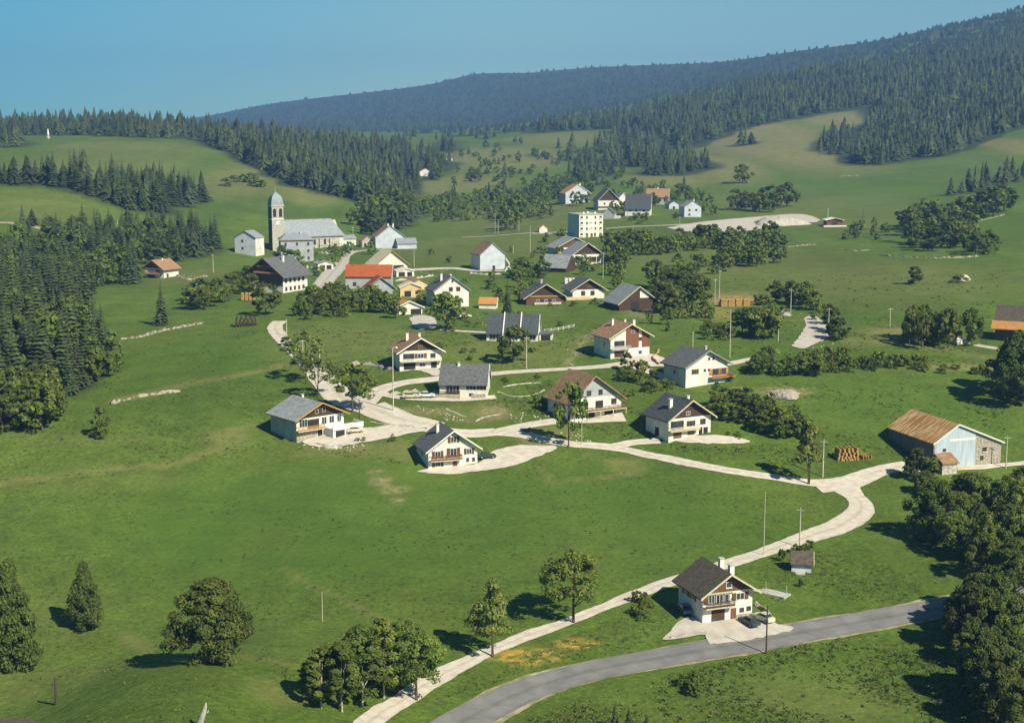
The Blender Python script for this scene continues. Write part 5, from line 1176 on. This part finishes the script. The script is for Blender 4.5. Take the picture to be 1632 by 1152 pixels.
# single spruces
spruce_at(258,518,72, 'lone tall dark spruce in the meadow below the small left chalet')
spruce_at(809,505,64, 'dark narrow spruce between the white gabled house and the twin dark chalets')
spruce_at(321,297,36, 'lone spruce on the bare left hillside right of the spruce clump')
spruce_at(157,372,42, 'single spruce above the left forest edge, left of a pale pole')
spruce_at(52,360,48, 'tall spruce on the mound at the far left beside the dirt path')
spruce_at(36,362,36, 'shorter spruce on the left mound leaning on the taller spruce beside it')
for i, (u, v, h) in enumerate([(980,1160,52),(1002,1168,60),(1030,1165,48)]):
    spruce_at(u, v, h, 'young spruce poking into the bottom edge of the picture below the asphalt road', 'young spruces at the bottom edge')
spruces([(1303,240),(1330,251),(1350,245),(1362,215),(1347,200),(1320,215)], 30, 15, 20, 'spruce of the small dark wood on the yellow pasture at the forest corner', 'spruces of the pasture wood', 15, 4)
for u, v, h in [(1090,308,34),(1181,231,32),(1188,232,36),(1197,230,33)]:
    spruce_at(u, v, h, 'dark spruce standing on the dry yellow pasture below the right-hand forest', 'spruces on the yellow pasture')
spruces([(-60,470),(-60,655),(10,665),(60,640),(110,630),(178,590),(165,555),(140,520),(140,470),(200,455),(240,444),(225,425),(100,415),(-40,410)], 215, 14, 20, 'dark spruce in the dense forest along the left edge of the meadow', 'spruces of the left forest', 1, 6)
spruces([(150,420),(225,415),(300,418),(355,398),(345,380),(250,375),(140,385),(40,385)], 95, 13, 19, 'slim spruce in the upper fringe of the left forest behind the small chalet', 'spruces behind the small left chalet', 2, 5)
spruces([(60,294),(130,288),(230,300),(330,318),(312,332),(262,340),(215,338),(110,300)], 85, 15, 22, 'dark spruce of the clump in the hollow of the left hill', 'spruces of the hillside clump', 3, 4)
spruces([(0,297),(60,292),(110,292),(60,284),(0,288)], 12, 12, 16, 'spruce in the row along the crest of the far left mound', 'spruces along the left mound', 4, 6)
spruces([(1500,305),(1560,300),(1570,308),(1515,312)], 5, 16, 20, 'tall dark spruce in the small stand on the right slope above the round trees', 'spruces on the right slope', 5, 5)
spruces([(1560,292),(1632,272),(1660,275),(1640,290),(1570,300)], 12, 14, 20, 'spruce in the strip along the fence line at the right edge of the slope', 'spruces at the right slope edge', 6, 5)
spruces([(905,255),(985,250),(990,290),(930,300),(900,280)], 22, 13, 19, 'spruce scattered over the pasture above the upper hamlet', 'spruces above the hamlet', 7, 6)
for i, (u, v, h) in enumerate([(748,246,14),(789,242,13),(850,248,18),(868,250,16),(880,262,20),(912,243,32),(890,236,20),(948,238,26),(805,282,24),(795,262,12),(885,300,22)]):
    spruce_at(u, v, h, 'small spruce alone on the open slope in the middle distance', 'scattered spruces on the middle slope')
spruces([(1030,282),(1080,278),(1130,270),(1130,262),(1095,258),(1040,268)], 60, 14, 20, 'dark spruce in the pointed wood at the foot of the yellow pasture', 'spruces at the pasture foot', 8, 4)
spruces([(578,352),(650,338),(662,360),(592,374)], 20, 13, 19, 'tall spruce in the wooded bank right of the church', 'spruces right of the church', 17, 4)
spruces([(628,335),(650,310),(690,285),(720,262),(690,240),(640,236)], 75, 12, 18, 'spruce on the shaded flank closing the left side of the valley head', 'spruces at the valley head', 16, 0)
FOREST_L, FOREST_R = 'spruce of the long forest on the left skyline', 'spruce of the big forest on the right-hand mountainside'
spruces([(-60,208),(60,204),(150,212),(280,216),(335,232),(400,262),(470,296),(540,312),(600,328),(640,330),(640,240),(560,232),(450,222),(330,205),(150,199),(-60,198)], 1700, 15, 23, FOREST_L, 'spruces of the left skyline forest', 9, 0)
spruces([(0,216),(150,216),(275,221),(280,217),(150,211),(0,211)], 150, 15, 21, FOREST_L, 'spruces of the left skyline forest', 19, 0)
spruces([(0,240),(30,236),(40,222),(0,222)], 10, 14, 18, FOREST_L, 'spruces of the left skyline forest', 20, 0)
spruces([(640,262),(690,258),(760,226),(860,212),(860,206),(640,212)], 60, 13, 19, 'spruce in the broken wood closing the valley floor', 'spruces closing the valley', 10, 0)
spruces([(850,213),(930,207),(1010,204),(1060,215),(1090,240),(1180,203),(1290,184),(1390,166),(1400,140),(1632,90),(1632,52),(1500,84),(1400,104),(1290,116),(1180,142),(1060,168),(980,190),(860,200)], 2300, 15, 23, FOREST_R, 'spruces of the right mountainside forest', 11, 0)
spruces([(930,250),(960,215),(1010,200),(1080,205),(1100,238),(1050,258),(1015,272),(975,265)], 95, 15, 22, FOREST_R, 'spruces of the right mountainside forest', 12, 0)
spruces([(1392,166),(1398,190),(1375,215),(1352,260),(1400,264),(1450,252),(1500,250),(1560,224),(1640,196),(1760,160),(1760,40),(1632,60),(1500,98),(1400,140)], 2300, 15, 23, FOREST_R, 'spruces of the right mountainside forest', 13, 0)
spruces([(1352,262),(1450,252),(1500,249),(1570,222),(1632,198),(1632,190),(1560,215),(1490,240),(1400,255)], 110, 14, 20, FOREST_R, 'spruces of the right mountainside forest', 14, 0)

spruces([(650,350),(760,345),(880,340),(900,300),(820,300),(700,315)], 30, 8, 14, 'slim spruce standing among the bushes of the valley floor', 'spruces of the valley floor', 21, 4)
def size_px(t): return t[3]*FPX/max(60.0, t[1])
def seen(t):
    u, v = project(t[0], t[1], t[2]+t[3]*.6); return -8 < u < PW+8 and v < PH+8
SPRUCES.sort(key=lambda t: -(size_px(t) if seen(t) else 0))
for i, (x, y, z, h, label, group) in enumerate(SPRUCES[:296]):
    rng = random.Random(i*17+3)
    if True:
        c, t = rng.choice(SPR); r = empty('spruce_tree', (x, y, z), rng.uniform(0, 6.28)); link('trunk', t, r); link('crown', c, r)
    s = h/18; r.scale = (s*rng.uniform(.8,1.35),)*2+(s*rng.uniform(.8,1.1),)
    tag(r, label, 'tree', group)
def merged(name, items, protos, m, seed, fat=1.0):
    rng = np.random.RandomState(seed); VV = []; FF = []; TT = []; off = 0
    for (x, y, z, h) in items:
        V_, F_, T_ = protos[rng.randint(len(protos))]; s = h/18; a = rng.rand()*6.28; w = s*rng.uniform(.75,1.45)*fat
        ca, sa = math.cos(a)*w, math.sin(a)*w
        VV.append(np.column_stack([x+V_[:,0]*ca-V_[:,1]*sa, y+V_[:,0]*sa+V_[:,1]*ca, z-.3+V_[:,2]*s*rng.uniform(.60,1.18)])); FF.append(F_+off); off += len(V_)
        TT.append(T_*.3+rng.rand()*.7)
    return link(name, npmesh(name, np.concatenate(VV), np.concatenate(FF), m, fattr=np.concatenate(TT)))
tag(merged('spruce_forest', [t[:4] for t in SPRUCES[296:]], SPR_LOW, M['farspruce'], 5),
    'dense dark spruce forest covering the skyline hill and the right mountainside', 'forest', kind='stuff')
# the blue mountain far behind: its whole face is one wood
ridge = [(330,186),(420,162),(520,150),(600,141),(680,129),(715,125),(732,117),(800,112),(870,111),(885,107),(960,101),(1060,97),(1160,92),(1260,75),(1380,61),(1480,44),(1560,30),(1632,8),(1700,-8)]
foot = [(1700,60),(1500,96),(1300,122),(1160,146),(1000,176),(860,206),(760,214),(600,212),(450,208),(330,200)]
rng = np.random.RandomState(77)
FP = [tuple(p) for p in scatter([(u, v+1.5) for u, v in ridge]+foot, 5200, 31)]
for (u0,v0),(u1,v1) in zip(ridge, ridge[1:]):
    k = int((u1-u0)/3.2); uu = np.linspace(u0, u1, k)+rng.randn(k); vv = np.interp(uu, [u0,u1], [v0,v1])+3+rng.rand(k)*1.5
    FP += [tuple(p) for p in ground(uu, vv)]
far = [(x, y, z, rng.uniform(7, 12)) for x, y, z in FP if y < 7000]
tag(merged('distant_wood', far, SPR_FAR, M['deepspruce'], 6, 2.2), 'blue hazy wooded mountainside far behind the valley', 'forest', kind='stuff')

# ---- broadleaved trees that can be told apart
def bl(key, u, v, hp, wp, label, **k):
    p = g1(u, v); s = pxm(p.y); rr = random.Random(int(u*3+v)); return plant_broad(key, p, hp/s, label, wide=(wp/s if wp else None), rng=rr, **k)
bl('dense_cone',22,1062,195,100,'large dark leafy tree cut by the left edge near the bottom corner')
bl('dense_cone',137,1002,122,70,'dark cone shaped leafy tree alone in the bottom left meadow')
bl('dense_dome',338,1052,150,128,'broad dark round tree alone in the bottom left meadow with shadow to its left')
bl('near_cone',785,1046,138,84,'yellow-green cone shaped tree with bare trunk on the edge of the gravel lane')
bl('near_tall',914,992,124,102,'wide open crowned tree on the gravel lane nearest the brown gabled chalet')
bl('near_tall',664,1116,128,92,'leafy tree with slanting dark trunk on the lane edging the bottom grove')
for u, v, h, w in [(512,1128,112,70),(545,1134,132,80),(578,1124,146,90),(612,1112,142,84),(640,1092,118,74),(562,1094,104,70),(604,1078,104,74),(526,1098,84,60),(655,1075,98,66)]:
    bl('grove_slim', u, v, h, w*.9, 'leafy tree in the grove beside the gravel lane at the bottom', group='trees of the bottom grove')
bl('mid_tall',562,656,82,66,'leafy tree beside the lane junction above the grey roofed chalet with garages')
bl('open_crown',507,634,66,52,'thin tree with forked bare trunk at the lane above the grey roofed chalet')
bl('open_crown',488,612,90,52,'thin tall tree on the left side of the lane above the forked tree')
bl('mid_tall',906,712,112,50,'tall dark trunked tree in front of the house with rust brown roof')
bl('mid_lime',1288,772,112,52,'tall tree on the lane at the right fork beside a pale pole')
bl('mid_dark',160,699,56,30,'small dark tree alone below the stone wall in the left meadow')
bl('mid_round',710,527,66,58,'round leafy tree covering the lower corner of the white gabled house')
bl('mid_round',818,578,62,56,'leafy tree in front of the long dark roofed house')
bl('mid_dark',1457,453,30,26,'small round tree alone in the wide right-hand field')
bl('bush',1528,450,14,26,'low bush next to a twiggy pale heap in the right-hand field')
bl('mid_round',1549,552,64,36,'slim leafy tree left of the small hut with an orange roof')
bl('mid_dark',1000,590,30,22,'small dark tree at the lane in front of the reddish roofed house', name='broadleaf_tree')
bl('mid_round',1022,606,36,26,'thin garden tree between the reddish roofed house and the white grey-roofed house')
bl('far_dark',592,375,44,40,'dark tree on the churchyard slope right of the church')
bl('far_round',628,352,52,50,'big round tree on the slope above the grey gabled farm')
bl('far_round',606,350,46,40,'round tree left of the big tree above the grey gabled farm')
bl('far_round',1183,292,32,30,'single round tree on the lower edge of the yellow pasture')
bl('far_dark',1450,366,40,40,'rounded tree at the left end of the clump on the right-hand slope')
bl('mid_dark',1462,766,56,44,'leafy tree against the shaded long side of the big barn')
bl('mid_round',1488,752,26,30,'round bush tree by the little lean-to of the big barn')
bl('mid_round',452,426,36,36,'leafy tree between the church tower and the tall grey presbytery')
bl('mid_round',700,560,16,16,'small shrub on the lawn below the pale drive patch',name='bush',cat='bush')
bl('mid_round',424,502,54,46,'pale leafy tree in front of the big old brown gabled chalet')
bl('mid_round',398,468,34,30,'leafy tree on the meadow side of the big old brown gabled chalet')
bl('far_round',478,445,22,24,'small tree at the white windowed end of the big old chalet')
# ---- belts and clumps
def belt(key, poly, n, hlo, hhi, label, group, seed, gap=10, name='broadleaf_tree', cat='tree', ratio=None):
    rr = random.Random(seed)
    for p in scatter(poly, n, seed, gap):
        hp = rr.uniform(hlo, hhi); s = pxm(p[1]); k = rr.choice(key) if isinstance(key, (list, tuple)) else key
        plant_broad(k, p, hp/s, label, name, cat, group, rng=rr, wide=(hp*ratio*rr.uniform(.8,1.2)/s if ratio else None))
belt(['near_dark','near_round','near_round','near_tall'], [(1462,852),(1500,842),(1540,832),(1600,835),(1700,840),(1700,940),(1590,938),(1560,918),(1525,895),(1485,872)], 24, 62, 112, 'leafy tree in the dark wood at the right edge behind the asphalt road', 'trees of the right wood', 41, 18, ratio=.72)
belt(['near_dark','near_round'], [(1440,792),(1465,775),(1500,780),(1560,796),(1640,800),(1570,822),(1470,818)], 14, 22, 46, 'low leafy tree at the corner of the wood beside the gravel fork', 'corner trees of the right wood', 42, 10, ratio=.9)
belt(['near_dark'], [(1525,1012),(1590,972),(1720,955),(1720,1250),(1640,1230),(1570,1140),(1545,1070)], 27, 80, 150, 'dark shaded tree in the wood filling the bottom right corner', 'trees of the bottom right wood', 43, 24, ratio=.7)
belt(['mid_round','mid_dark'], [(1128,652),(1190,640),(1250,655),(1292,690),(1284,712),(1240,700),(1190,682),(1145,668)], 28, 24, 42, 'leafy tree in the dark belt behind the dark gabled chalet', 'trees behind the dark gabled chalet', 44, 9, ratio=.9)
belt(['mid_round','bush'], [(1186,594),(1240,600),(1310,600),(1345,592),(1340,570),(1270,578),(1195,578)], 26, 20, 40, 'bushy tree in the hedge right of the white grey-roofed house', 'hedge trees in the middle right', 45, 9, ratio=1.0)
belt('bush', [(1345,592),(1400,590),(1470,590),(1470,582),(1400,582),(1345,582)], 12, 14, 26, 'low bush in the thin hedge line across the right-hand field', 'bushes of the thin hedge', 46, 8, 'bush', 'bush', ratio=1.2)
belt('bush', [(1470,590),(1540,586),(1600,590),(1600,596),(1480,598)], 8, 8, 14, 'tiny bush at the far end of the hedge line near the dark right-edge tree', 'tiny bushes of the hedge end', 47, 8, 'bush', 'bush', ratio=1.5)
belt('mid_round', [(1176,540),(1230,542),(1236,530),(1185,528)], 6, 44, 54, 'leafy tree in the clump left of the pale gravel pad', 'clump left of the gravel pad', 48, 8, ratio=.9)
belt('bush', [(1112,545),(1165,543),(1165,530),(1115,532)], 6, 18, 28, 'bush in the row above the white grey-roofed house', 'bushes above the white house', 49, 8, 'bush', 'bush', ratio=1.2)
belt(['mid_round','mid_dark'], [(1205,478),(1250,482),(1310,500),(1340,540),(1330,552),(1318,510),(1280,480)], 12, 26, 42, 'leafy tree around the pale gravel pad in the middle right', 'trees by the gravel pad', 50, 8, ratio=.85)
belt('mid_round', [(1446,555),(1480,558),(1515,555),(1512,540),(1450,540)], 8, 48, 68, 'leafy tree in the tall row left of the hut with orange roof', 'tall row in the right field', 51, 9, ratio=.6)
belt(['far_round','far_dark'], [(975,400),(1080,393),(1180,389),(1255,383),(1260,393),(1180,399),(1080,403),(1010,410),(985,428),(968,424)], 52, 20, 36, 'leafy tree in the broad belt below the pale gravel yard', 'tree belt below the gravel yard', 52, 8, ratio=.85)
belt(['mid_round','mid_dark'], [(1048,500),(1110,505),(1130,470),(1110,450),(1060,440),(1040,455)], 16, 34, 56, 'leafy tree in the clump right of the dark barn', 'clump right of the dark barn', 53, 9, ratio=.8)
belt(['far_round','mid_tall'], [(1140,428),(1245,424),(1250,415),(1140,419)], 14, 24, 36, 'tree in the second shorter belt below the long one under the gravel yard', 'second belt under the gravel yard', 80, 7, ratio=.75)
belt(['far_round'], [(1060,445),(1130,440),(1180,436),(1170,425),(1070,425)], 8, 22, 32, 'small tree scattered in the field below the tree belt', 'field trees below the belt', 54, 9, ratio=.9)
belt(['mid_round','bush','mid_round'], [(468,505),(540,505),(620,500),(640,508),(620,480),(560,478),(505,480),(475,490)], 26, 24, 40, 'leafy garden tree in front of the village farms', 'garden trees below the farms', 55, 9, ratio=.9)
belt(['mid_round','bush'], [(280,500),(330,495),(390,478),(400,455),(360,450),(310,470),(290,480)], 18, 18, 36, 'leafy bush on the wall bank right of the lone tall spruce', 'bushes right of the lone spruce', 56, 9, 'bush', 'bush', ratio=1.0)
belt('bush', [(475,560),(495,590),(470,575),(450,548)], 6, 14, 24, 'roadside bush on the lane up to the village', 'bushes on the village lane', 57, 7, 'bush', 'bush', ratio=1.2)
belt(['far_round','far_dark'], [(560,355),(600,340),(650,338),(668,350),(640,362),(590,372)], 12, 28, 46, 'tree on the wooded bank behind the church', 'trees behind the church', 58, 8, ratio=.85)
belt(['far_round','far_dark'], [(640,345),(700,355),(780,350),(880,350),(880,325),(780,316),(700,322),(650,328)], 90, 14, 24, 'small tree in the bushy strip across the valley floor', 'trees of the valley strip', 59, 4, ratio=.9)
for i, (poly, n_, lo_, hi_, wh) in enumerate((([(380,420),(470,412),(480,440),(560,440),(540,410),(640,405),(560,385),(400,412)],16,14,26,'between the church and the village farms'),([(740,440),(850,440),(860,480),(800,485),(740,470)],12,14,30,'between the white gabled house and the twin dark chalets'),([(850,385),(900,410),(880,430),(985,470),(1000,440),(975,400),(890,383)],14,14,28,'around the overlapping pair of grey roofed houses'),
        ([(690,500),(770,510),(900,505),(940,500),(900,520),(700,530)],10,12,22,'behind the long dark roofed house'),([(1010,520),(1060,530),(1130,520),(1140,500),(1060,505)],12,16,32,'above the timber panelled house'),([(1120,520),(1300,520),(1330,500),(1260,470),(1130,500)],14,14,28,'around the gravel pad and yellow timber stacks'),([(470,480),(640,480),(640,512),(470,512)],16,16,34,'in the gardens below the farms'),([(940,560),(1010,600),(1060,640),(1020,650),(960,600)],7,12,24,'between the timber panelled and rust roofed houses'),([(660,400),(900,385),(900,420),(700,420)],7,10,20,'beside the grey gabled barn'))):
    belt(['mid_round','mid_tall','mid_lime','far_round'], poly, n_, lo_, hi_, 'small leafy tree '+wh, 'small trees '+wh, 300+i, 6, ratio=.8)
belt(['far_round'], [(650,318),(700,312),(780,306),(870,300),(880,322),(780,318),(660,326)], 45, 9, 16, 'small tree in the bushy strip across the valley floor', 'trees of the valley strip', 79, 4, ratio=1.1)
belt(['far_round','far_dark'], [(800,368),(830,370),(836,350),(810,345)], 5, 32, 44, 'taller tree behind the field track pole', 'taller trees by the field track', 60, 7, ratio=.7)
belt(['far_round','far_dark'], [(840,322),(905,322),(900,300),(850,300)], 14, 16, 28, 'tree on the dark bank left of the upper hamlet', 'trees left of the hamlet', 61, 6, ratio=.9)
belt(['far_dark','far_round'], [(1440,398),(1490,402),(1540,395),(1550,360),(1520,345),(1470,356),(1445,375)], 20, 30, 48, 'rounded dark tree in the clump on the right-hand slope', 'clump on the right slope', 62, 9, ratio=.9)
belt(['far_dark'], [(1558,352),(1605,345),(1600,335),(1562,340)], 5, 40, 56, 'round dark tree beside the upper fence of the right-hand slope', 'round trees on the right slope', 63, 9, ratio=.9)
belt(['far_dark'], [(1534,410),(1560,410),(1600,406),(1590,398),(1540,400)], 6, 22, 38, 'tree behind the pale stone wall at the right', 'trees behind the right stone wall', 64, 8, ratio=.8)
belt(['far_round','bush'], [(1345,385),(1440,385),(1440,365),(1360,365)], 10, 14, 24, 'small bushy tree left of the clump on the right-hand slope', 'small trees left of the clump', 65, 8, ratio=1)
belt(['far_dark','far_round'], [(1172,342),(1240,338),(1280,336),(1278,326),(1210,328),(1175,332)], 10, 28, 42, 'tree behind the pale gravel yard', 'trees behind the gravel yard', 66, 8, ratio=.85)
belt('far_round', [(1110,338),(1140,345),(1140,325),(1085,318)], 5, 20, 30, 'tree behind the pale house at the right end of the hamlet', 'trees behind the hamlet', 67, 7, ratio=.8)
belt(['near_dark'], [(1600,655),(1640,662),(1680,640),(1680,560),(1625,590)], 6, 85, 115, 'dark tree at the right edge casting a long shadow on the field', 'dark trees at the right edge', 68, 14, ratio=.8)
belt(['mid_round','mid_dark'], [(-20,700),(60,690),(105,668),(100,640),(40,655),(-20,672)], 16, 62, 90, 'paler leafy tree at the foot of the left forest', 'leafy foot of the left forest', 69, 12, ratio=.7)
belt(['mid_round'], [(130,620),(180,600),(175,575),(140,590)], 4, 40, 60, 'leafy tree at the right corner of the left forest', 'corner trees of the left forest', 70, 10, ratio=.7)
belt('bush', [(985,605),(1030,625),(1060,632),(1050,612),(1010,598)], 5, 12, 20, 'dark shrub on the bank below the gravel lane', 'shrubs under the lane', 71, 6, 'bush', 'bush', ratio=1.5)
belt('bush', [(1008,985),(1040,1000),(1050,975),(1030,955),(1012,960)], 6, 18, 34, 'garden bush left of the brown gabled chalet', 'garden bushes of the chalet', 72, 9, 'bush', 'bush', ratio=1.0)
belt('bush', [(1225,890),(1250,880),(1300,872),(1310,900),(1290,945),(1270,935)], 7, 12, 24, 'shrub around the small garden shed', 'shrubs at the garden shed', 73, 9, 'bush', 'bush', ratio=.9)
belt(['far_round','bush'], [(60,362),(110,375),(140,362),(90,350)], 6, 14, 22, 'bush along the stony bank at the far left', 'bushes on the left bank', 74, 7, 'bush', 'bush', ratio=1.2)
belt(['mid_round'], [(830,440),(870,448),(870,430),(835,425)], 4, 24, 34, 'tree between the grey barn and the dark ruin', 'trees by the ruin', 75, 7, ratio=.9)
belt(['mid_round'], [(905,425),(960,440),(985,470),(970,480),(1000,460),(985,430)], 6, 18, 28, 'small tree by the grey roofed twin house', 'trees by the twin house', 76, 7, ratio=.9)
belt('far_round', [(330,300),(420,305),(440,295),(360,285)], 6, 10, 18, 'bush on the slope above the church', 'bushes above the church', 77, 7, 'bush', 'bush', ratio=1.3)
belt(['bush'], [(1070,1120),(1115,1110),(1110,1085),(1080,1095)], 4, 16, 30, 'weedy bush below the asphalt road near the bottom edge', 'weedy bushes below the road', 78, 9, 'bush', 'bush', ratio=.9)

for i, (poly, n_, lo_, hi_, wh) in enumerate((([(690,500),(760,500),(800,515),(700,520)],6,8,16,'the white gabled village house'),([(690,560),(770,560),(760,575),(690,575)],4,7,12,'the faded red roofed chalet'),([(1000,592),(1060,600),(1070,620),(1020,612)],5,8,16,'the timber panelled house'),
        ([(850,640),(875,640),(880,660),(850,660)],3,10,18,'the rust brown roofed house'),([(570,470),(700,470),(700,500),(640,505)],7,8,18,'the ochre farm buildings'),([(800,480),(980,484),(980,492),(800,494)],6,6,12,'the twin dark chalets'),([(1150,600),(1180,606),(1170,622),(1140,618)],3,8,14,'the white grey roofed house'),([(500,395),(560,392),(570,412),(500,412)],5,6,12,'the churchyard'),([(800,600),(870,600),(860,612),(800,612)],3,6,10,'the slate roofed house with cars'),([(1110,690),(1190,694),(1190,700),(1140,700)],3,6,12,'the dark gabled chalet'),([(540,700),(640,694),(640,702),(560,708)],4,5,10,'the garage terrace'),([(860,400),(890,398),(900,425),(870,425)],4,10,18,'the weathered dark barn'),([(1000,360),(1080,355),(1085,345),(1000,345)],6,6,12,'the hamlet gardens'))):
    belt('bush', poly, n_, lo_, hi_, 'small garden shrub by '+wh, 'garden shrubs by '+wh, 200+i, 5, 'bush', 'bush', ratio=1.2)
PLANTS.sort(key=lambda t: -t[0])
nb = 0; rest = []
for t in PLANTS:
    if t[5] == 'bush' or nb < 292 or not t[7]: grow(*t); nb += t[5] != 'bush'
    else: rest.append(t)
def quads(me):
    V = np.empty(len(me.vertices)*3, np.float32); me.vertices.foreach_get('co', V); F = np.empty(len(me.loops), np.int32); me.loops.foreach_get('vertex_index', F)
    T = np.empty(len(me.polygons), np.float32); me.attributes['tint'].data.foreach_get('value', T); return V.reshape(-1,3), F.reshape(-1,4), T
far_q = [quads(c[0]) for c in BROAD['far_round']+BROAD['far_dark']]
far_q = [(V*np.array([1.5,1.5,1.8]), F, T) for V, F, T in far_q]
tag(merged('distant_thicket', [(*t[2], t[3]) for t in rest if t[0] > 0], far_q, M['leaf'], 8), 'small leafy trees and thickets scattered over the far valley floor and slopes', 'thicket', kind='stuff')

# forest floor under the conifers and on the far mountain
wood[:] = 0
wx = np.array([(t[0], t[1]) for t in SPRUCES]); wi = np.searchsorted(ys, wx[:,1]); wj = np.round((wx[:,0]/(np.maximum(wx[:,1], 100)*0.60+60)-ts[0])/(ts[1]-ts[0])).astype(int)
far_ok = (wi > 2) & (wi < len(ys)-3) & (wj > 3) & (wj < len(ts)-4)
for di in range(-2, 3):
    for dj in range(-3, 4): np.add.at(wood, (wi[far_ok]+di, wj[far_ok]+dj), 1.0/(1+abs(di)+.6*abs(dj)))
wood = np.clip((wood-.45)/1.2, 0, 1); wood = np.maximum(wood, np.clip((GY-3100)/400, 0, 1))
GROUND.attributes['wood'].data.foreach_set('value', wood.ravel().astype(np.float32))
# broadleaved trees and gaps among the conifers
mix_ = []
rr = random.Random(5)
for poly, n_, lo_, hi_ in (([(640,345),(600,330),(540,312),(470,297),(480,285),(640,300)],70,8,14),([(1352,262),(1450,252),(1500,249),(1570,222),(1632,198),(1632,170),(1500,215),(1400,235)],130,8,14),([(860,210),(1010,202),(1090,238),(1200,203),(1390,166),(1390,140),(1000,185)],160,8,15),
                           ([(40,216),(280,220),(280,208),(40,208)],30,8,12),([(1400,230),(1640,180),(1640,100),(1450,130)],130,9,15),([(840,245),(985,232),(1000,290),(900,322),(845,318)],70,5,11),([(690,250),(840,225),(850,300),(700,300)],40,5,11),([(885,335),(900,300),(1000,292),(1130,310),(1140,345),(1080,325),(1000,345),(950,325)],50,5,9),
                           ([(0,470),(140,470),(230,430),(340,410),(330,385),(0,400)],90,8,14),([(20,640),(150,600),(130,520),(0,520)],60,8,14)):
    for p in scatter(poly, n_, len(mix_)+3): mix_.append((*p, rr.uniform(lo_, hi_)*1.1))
tag(merged('mixed_wood', mix_, far_q, M['leaf'], 18), 'paler leafy trees mixed into the conifer forests and far slopes', 'forest', kind='stuff')

# rough grass tufts and weeds in the near meadows, kept off the roads
TU = np.random.RandomState(91)
def clear_of_roads(P):
    ok = np.ones(len(P), bool)
    for line, w in ROADLINES:
        lo = line.min(0)-w; hi = line.max(0)+w; k = np.where((P[:,0] > lo[0]) & (P[:,0] < hi[0]) & (P[:,1] > lo[1]) & (P[:,1] < hi[1]))[0]
        for c in range(0, len(k), 2000):
            kk = k[c:c+2000]; d = np.min((P[kk,0][:,None]-line[None,:,0])**2+(P[kk,1][:,None]-line[None,:,1])**2, axis=1); ok[kk[d < w*w]] = False
    return ok
VV = []; FF = []; TT = []; off = 0
for poly, n_, lo_, hi_, bunch in (([(0,1152),(600,1152),(900,960),(1180,870),(1330,830),(1300,790),(900,730),(600,800),(0,780)],6000,.12,.34,1),([(830,1152),(1000,1090),(1250,1035),(1480,990),(1560,1152)],4600,.14,.46,1),([(640,1130),(930,1005),(1080,945),(1060,1020),(860,1075)],900,.1,.32,1),
        ([(0,780),(480,720),(640,740),(440,560),(430,500),(190,560),(0,720)],3500,.15,.4,1),([(640,640),(760,640),(1000,700),(1250,755),(1290,720),(1140,700),(980,640),(860,600)],2600,.15,.5,1),([(1180,960),(1440,960),(1500,930),(1330,870),(1200,905)],1200,.12,.35,1),([(1200,610),(1600,610),(1600,720),(1320,730)],2200,.15,.45,1),([(470,520),(1000,520),(960,575),(700,600),(540,600)],2600,.15,.5,1),([(1000,450),(1600,430),(1560,590),(1100,560)],2600,.2,.6,1)):
    P = scatter(poly, n_, int(poly[0][1])+n_, 0)
    cl = np.sin(P[:,0]*.21+np.sin(P[:,1]*.13)*2)+np.sin(P[:,1]*.17+P[:,0]*.05)+TU.randn(len(P))*.8
    P = P[(cl > -.2) & clear_of_roads(P)]
    k = len(P); s_ = (lo_+(hi_-lo_)*TU.rand(k)**2)[:,None]
    C0 = np.repeat(P, 4, 0)+np.column_stack([TU.randn(4*k)*.22, TU.randn(4*k)*.22, np.full(4*k, .04)]); s4 = np.repeat(s_, 4, 0)
    a = TU.rand(4*k)*6.28; dx = np.column_stack([np.cos(a), np.sin(a), np.zeros(4*k)]); le = np.column_stack([TU.randn(4*k)*.5, TU.randn(4*k)*.5, np.ones(4*k)*.8])
    V_ = np.stack([C0-dx*s4*.5, C0+dx*s4*.5, C0+le*s4*1.0], 1).reshape(-1, 3)
    VV.append(V_); FF.append(np.arange(12*k).reshape(-1, 3)+off); off += len(V_); TT.append(np.repeat(TU.rand(k), 4))
M['tuft'] = mat('rough_grass', (.060,.098,.016), (.150,.165,.040), .15, tint=.45, thin=.3)
tag(link('meadow_grass', npmesh('meadow_grass', np.concatenate(VV), np.concatenate(FF), M['tuft'], fattr=np.concatenate(TT))), 'rough grass tufts and weeds growing in the meadows', 'grass', kind='stuff')

# ------------------------------------------------------------------ haze
hm = bpy.data.materials.new('haze'); hm.use_nodes = True; hn = hm.node_tree
hn.nodes.remove(hn.nodes['Principled BSDF'])
pv = hn.nodes.new('ShaderNodeVolumePrincipled'); pv.inputs['Density'].default_value = 0.00014; pv.inputs['Color'].default_value = (.22,.44,.88,1); pv.inputs['Anisotropy'].default_value = 0.0
hn.links.new(pv.outputs[0], hn.nodes['Material Output'].inputs['Volume'])
hb = MB().box(-9000, 9000, -400, 8200, -40, 470).build('haze', hm)
tag(hb, 'thin blue haze filling the valley', 'haze', kind='stuff')
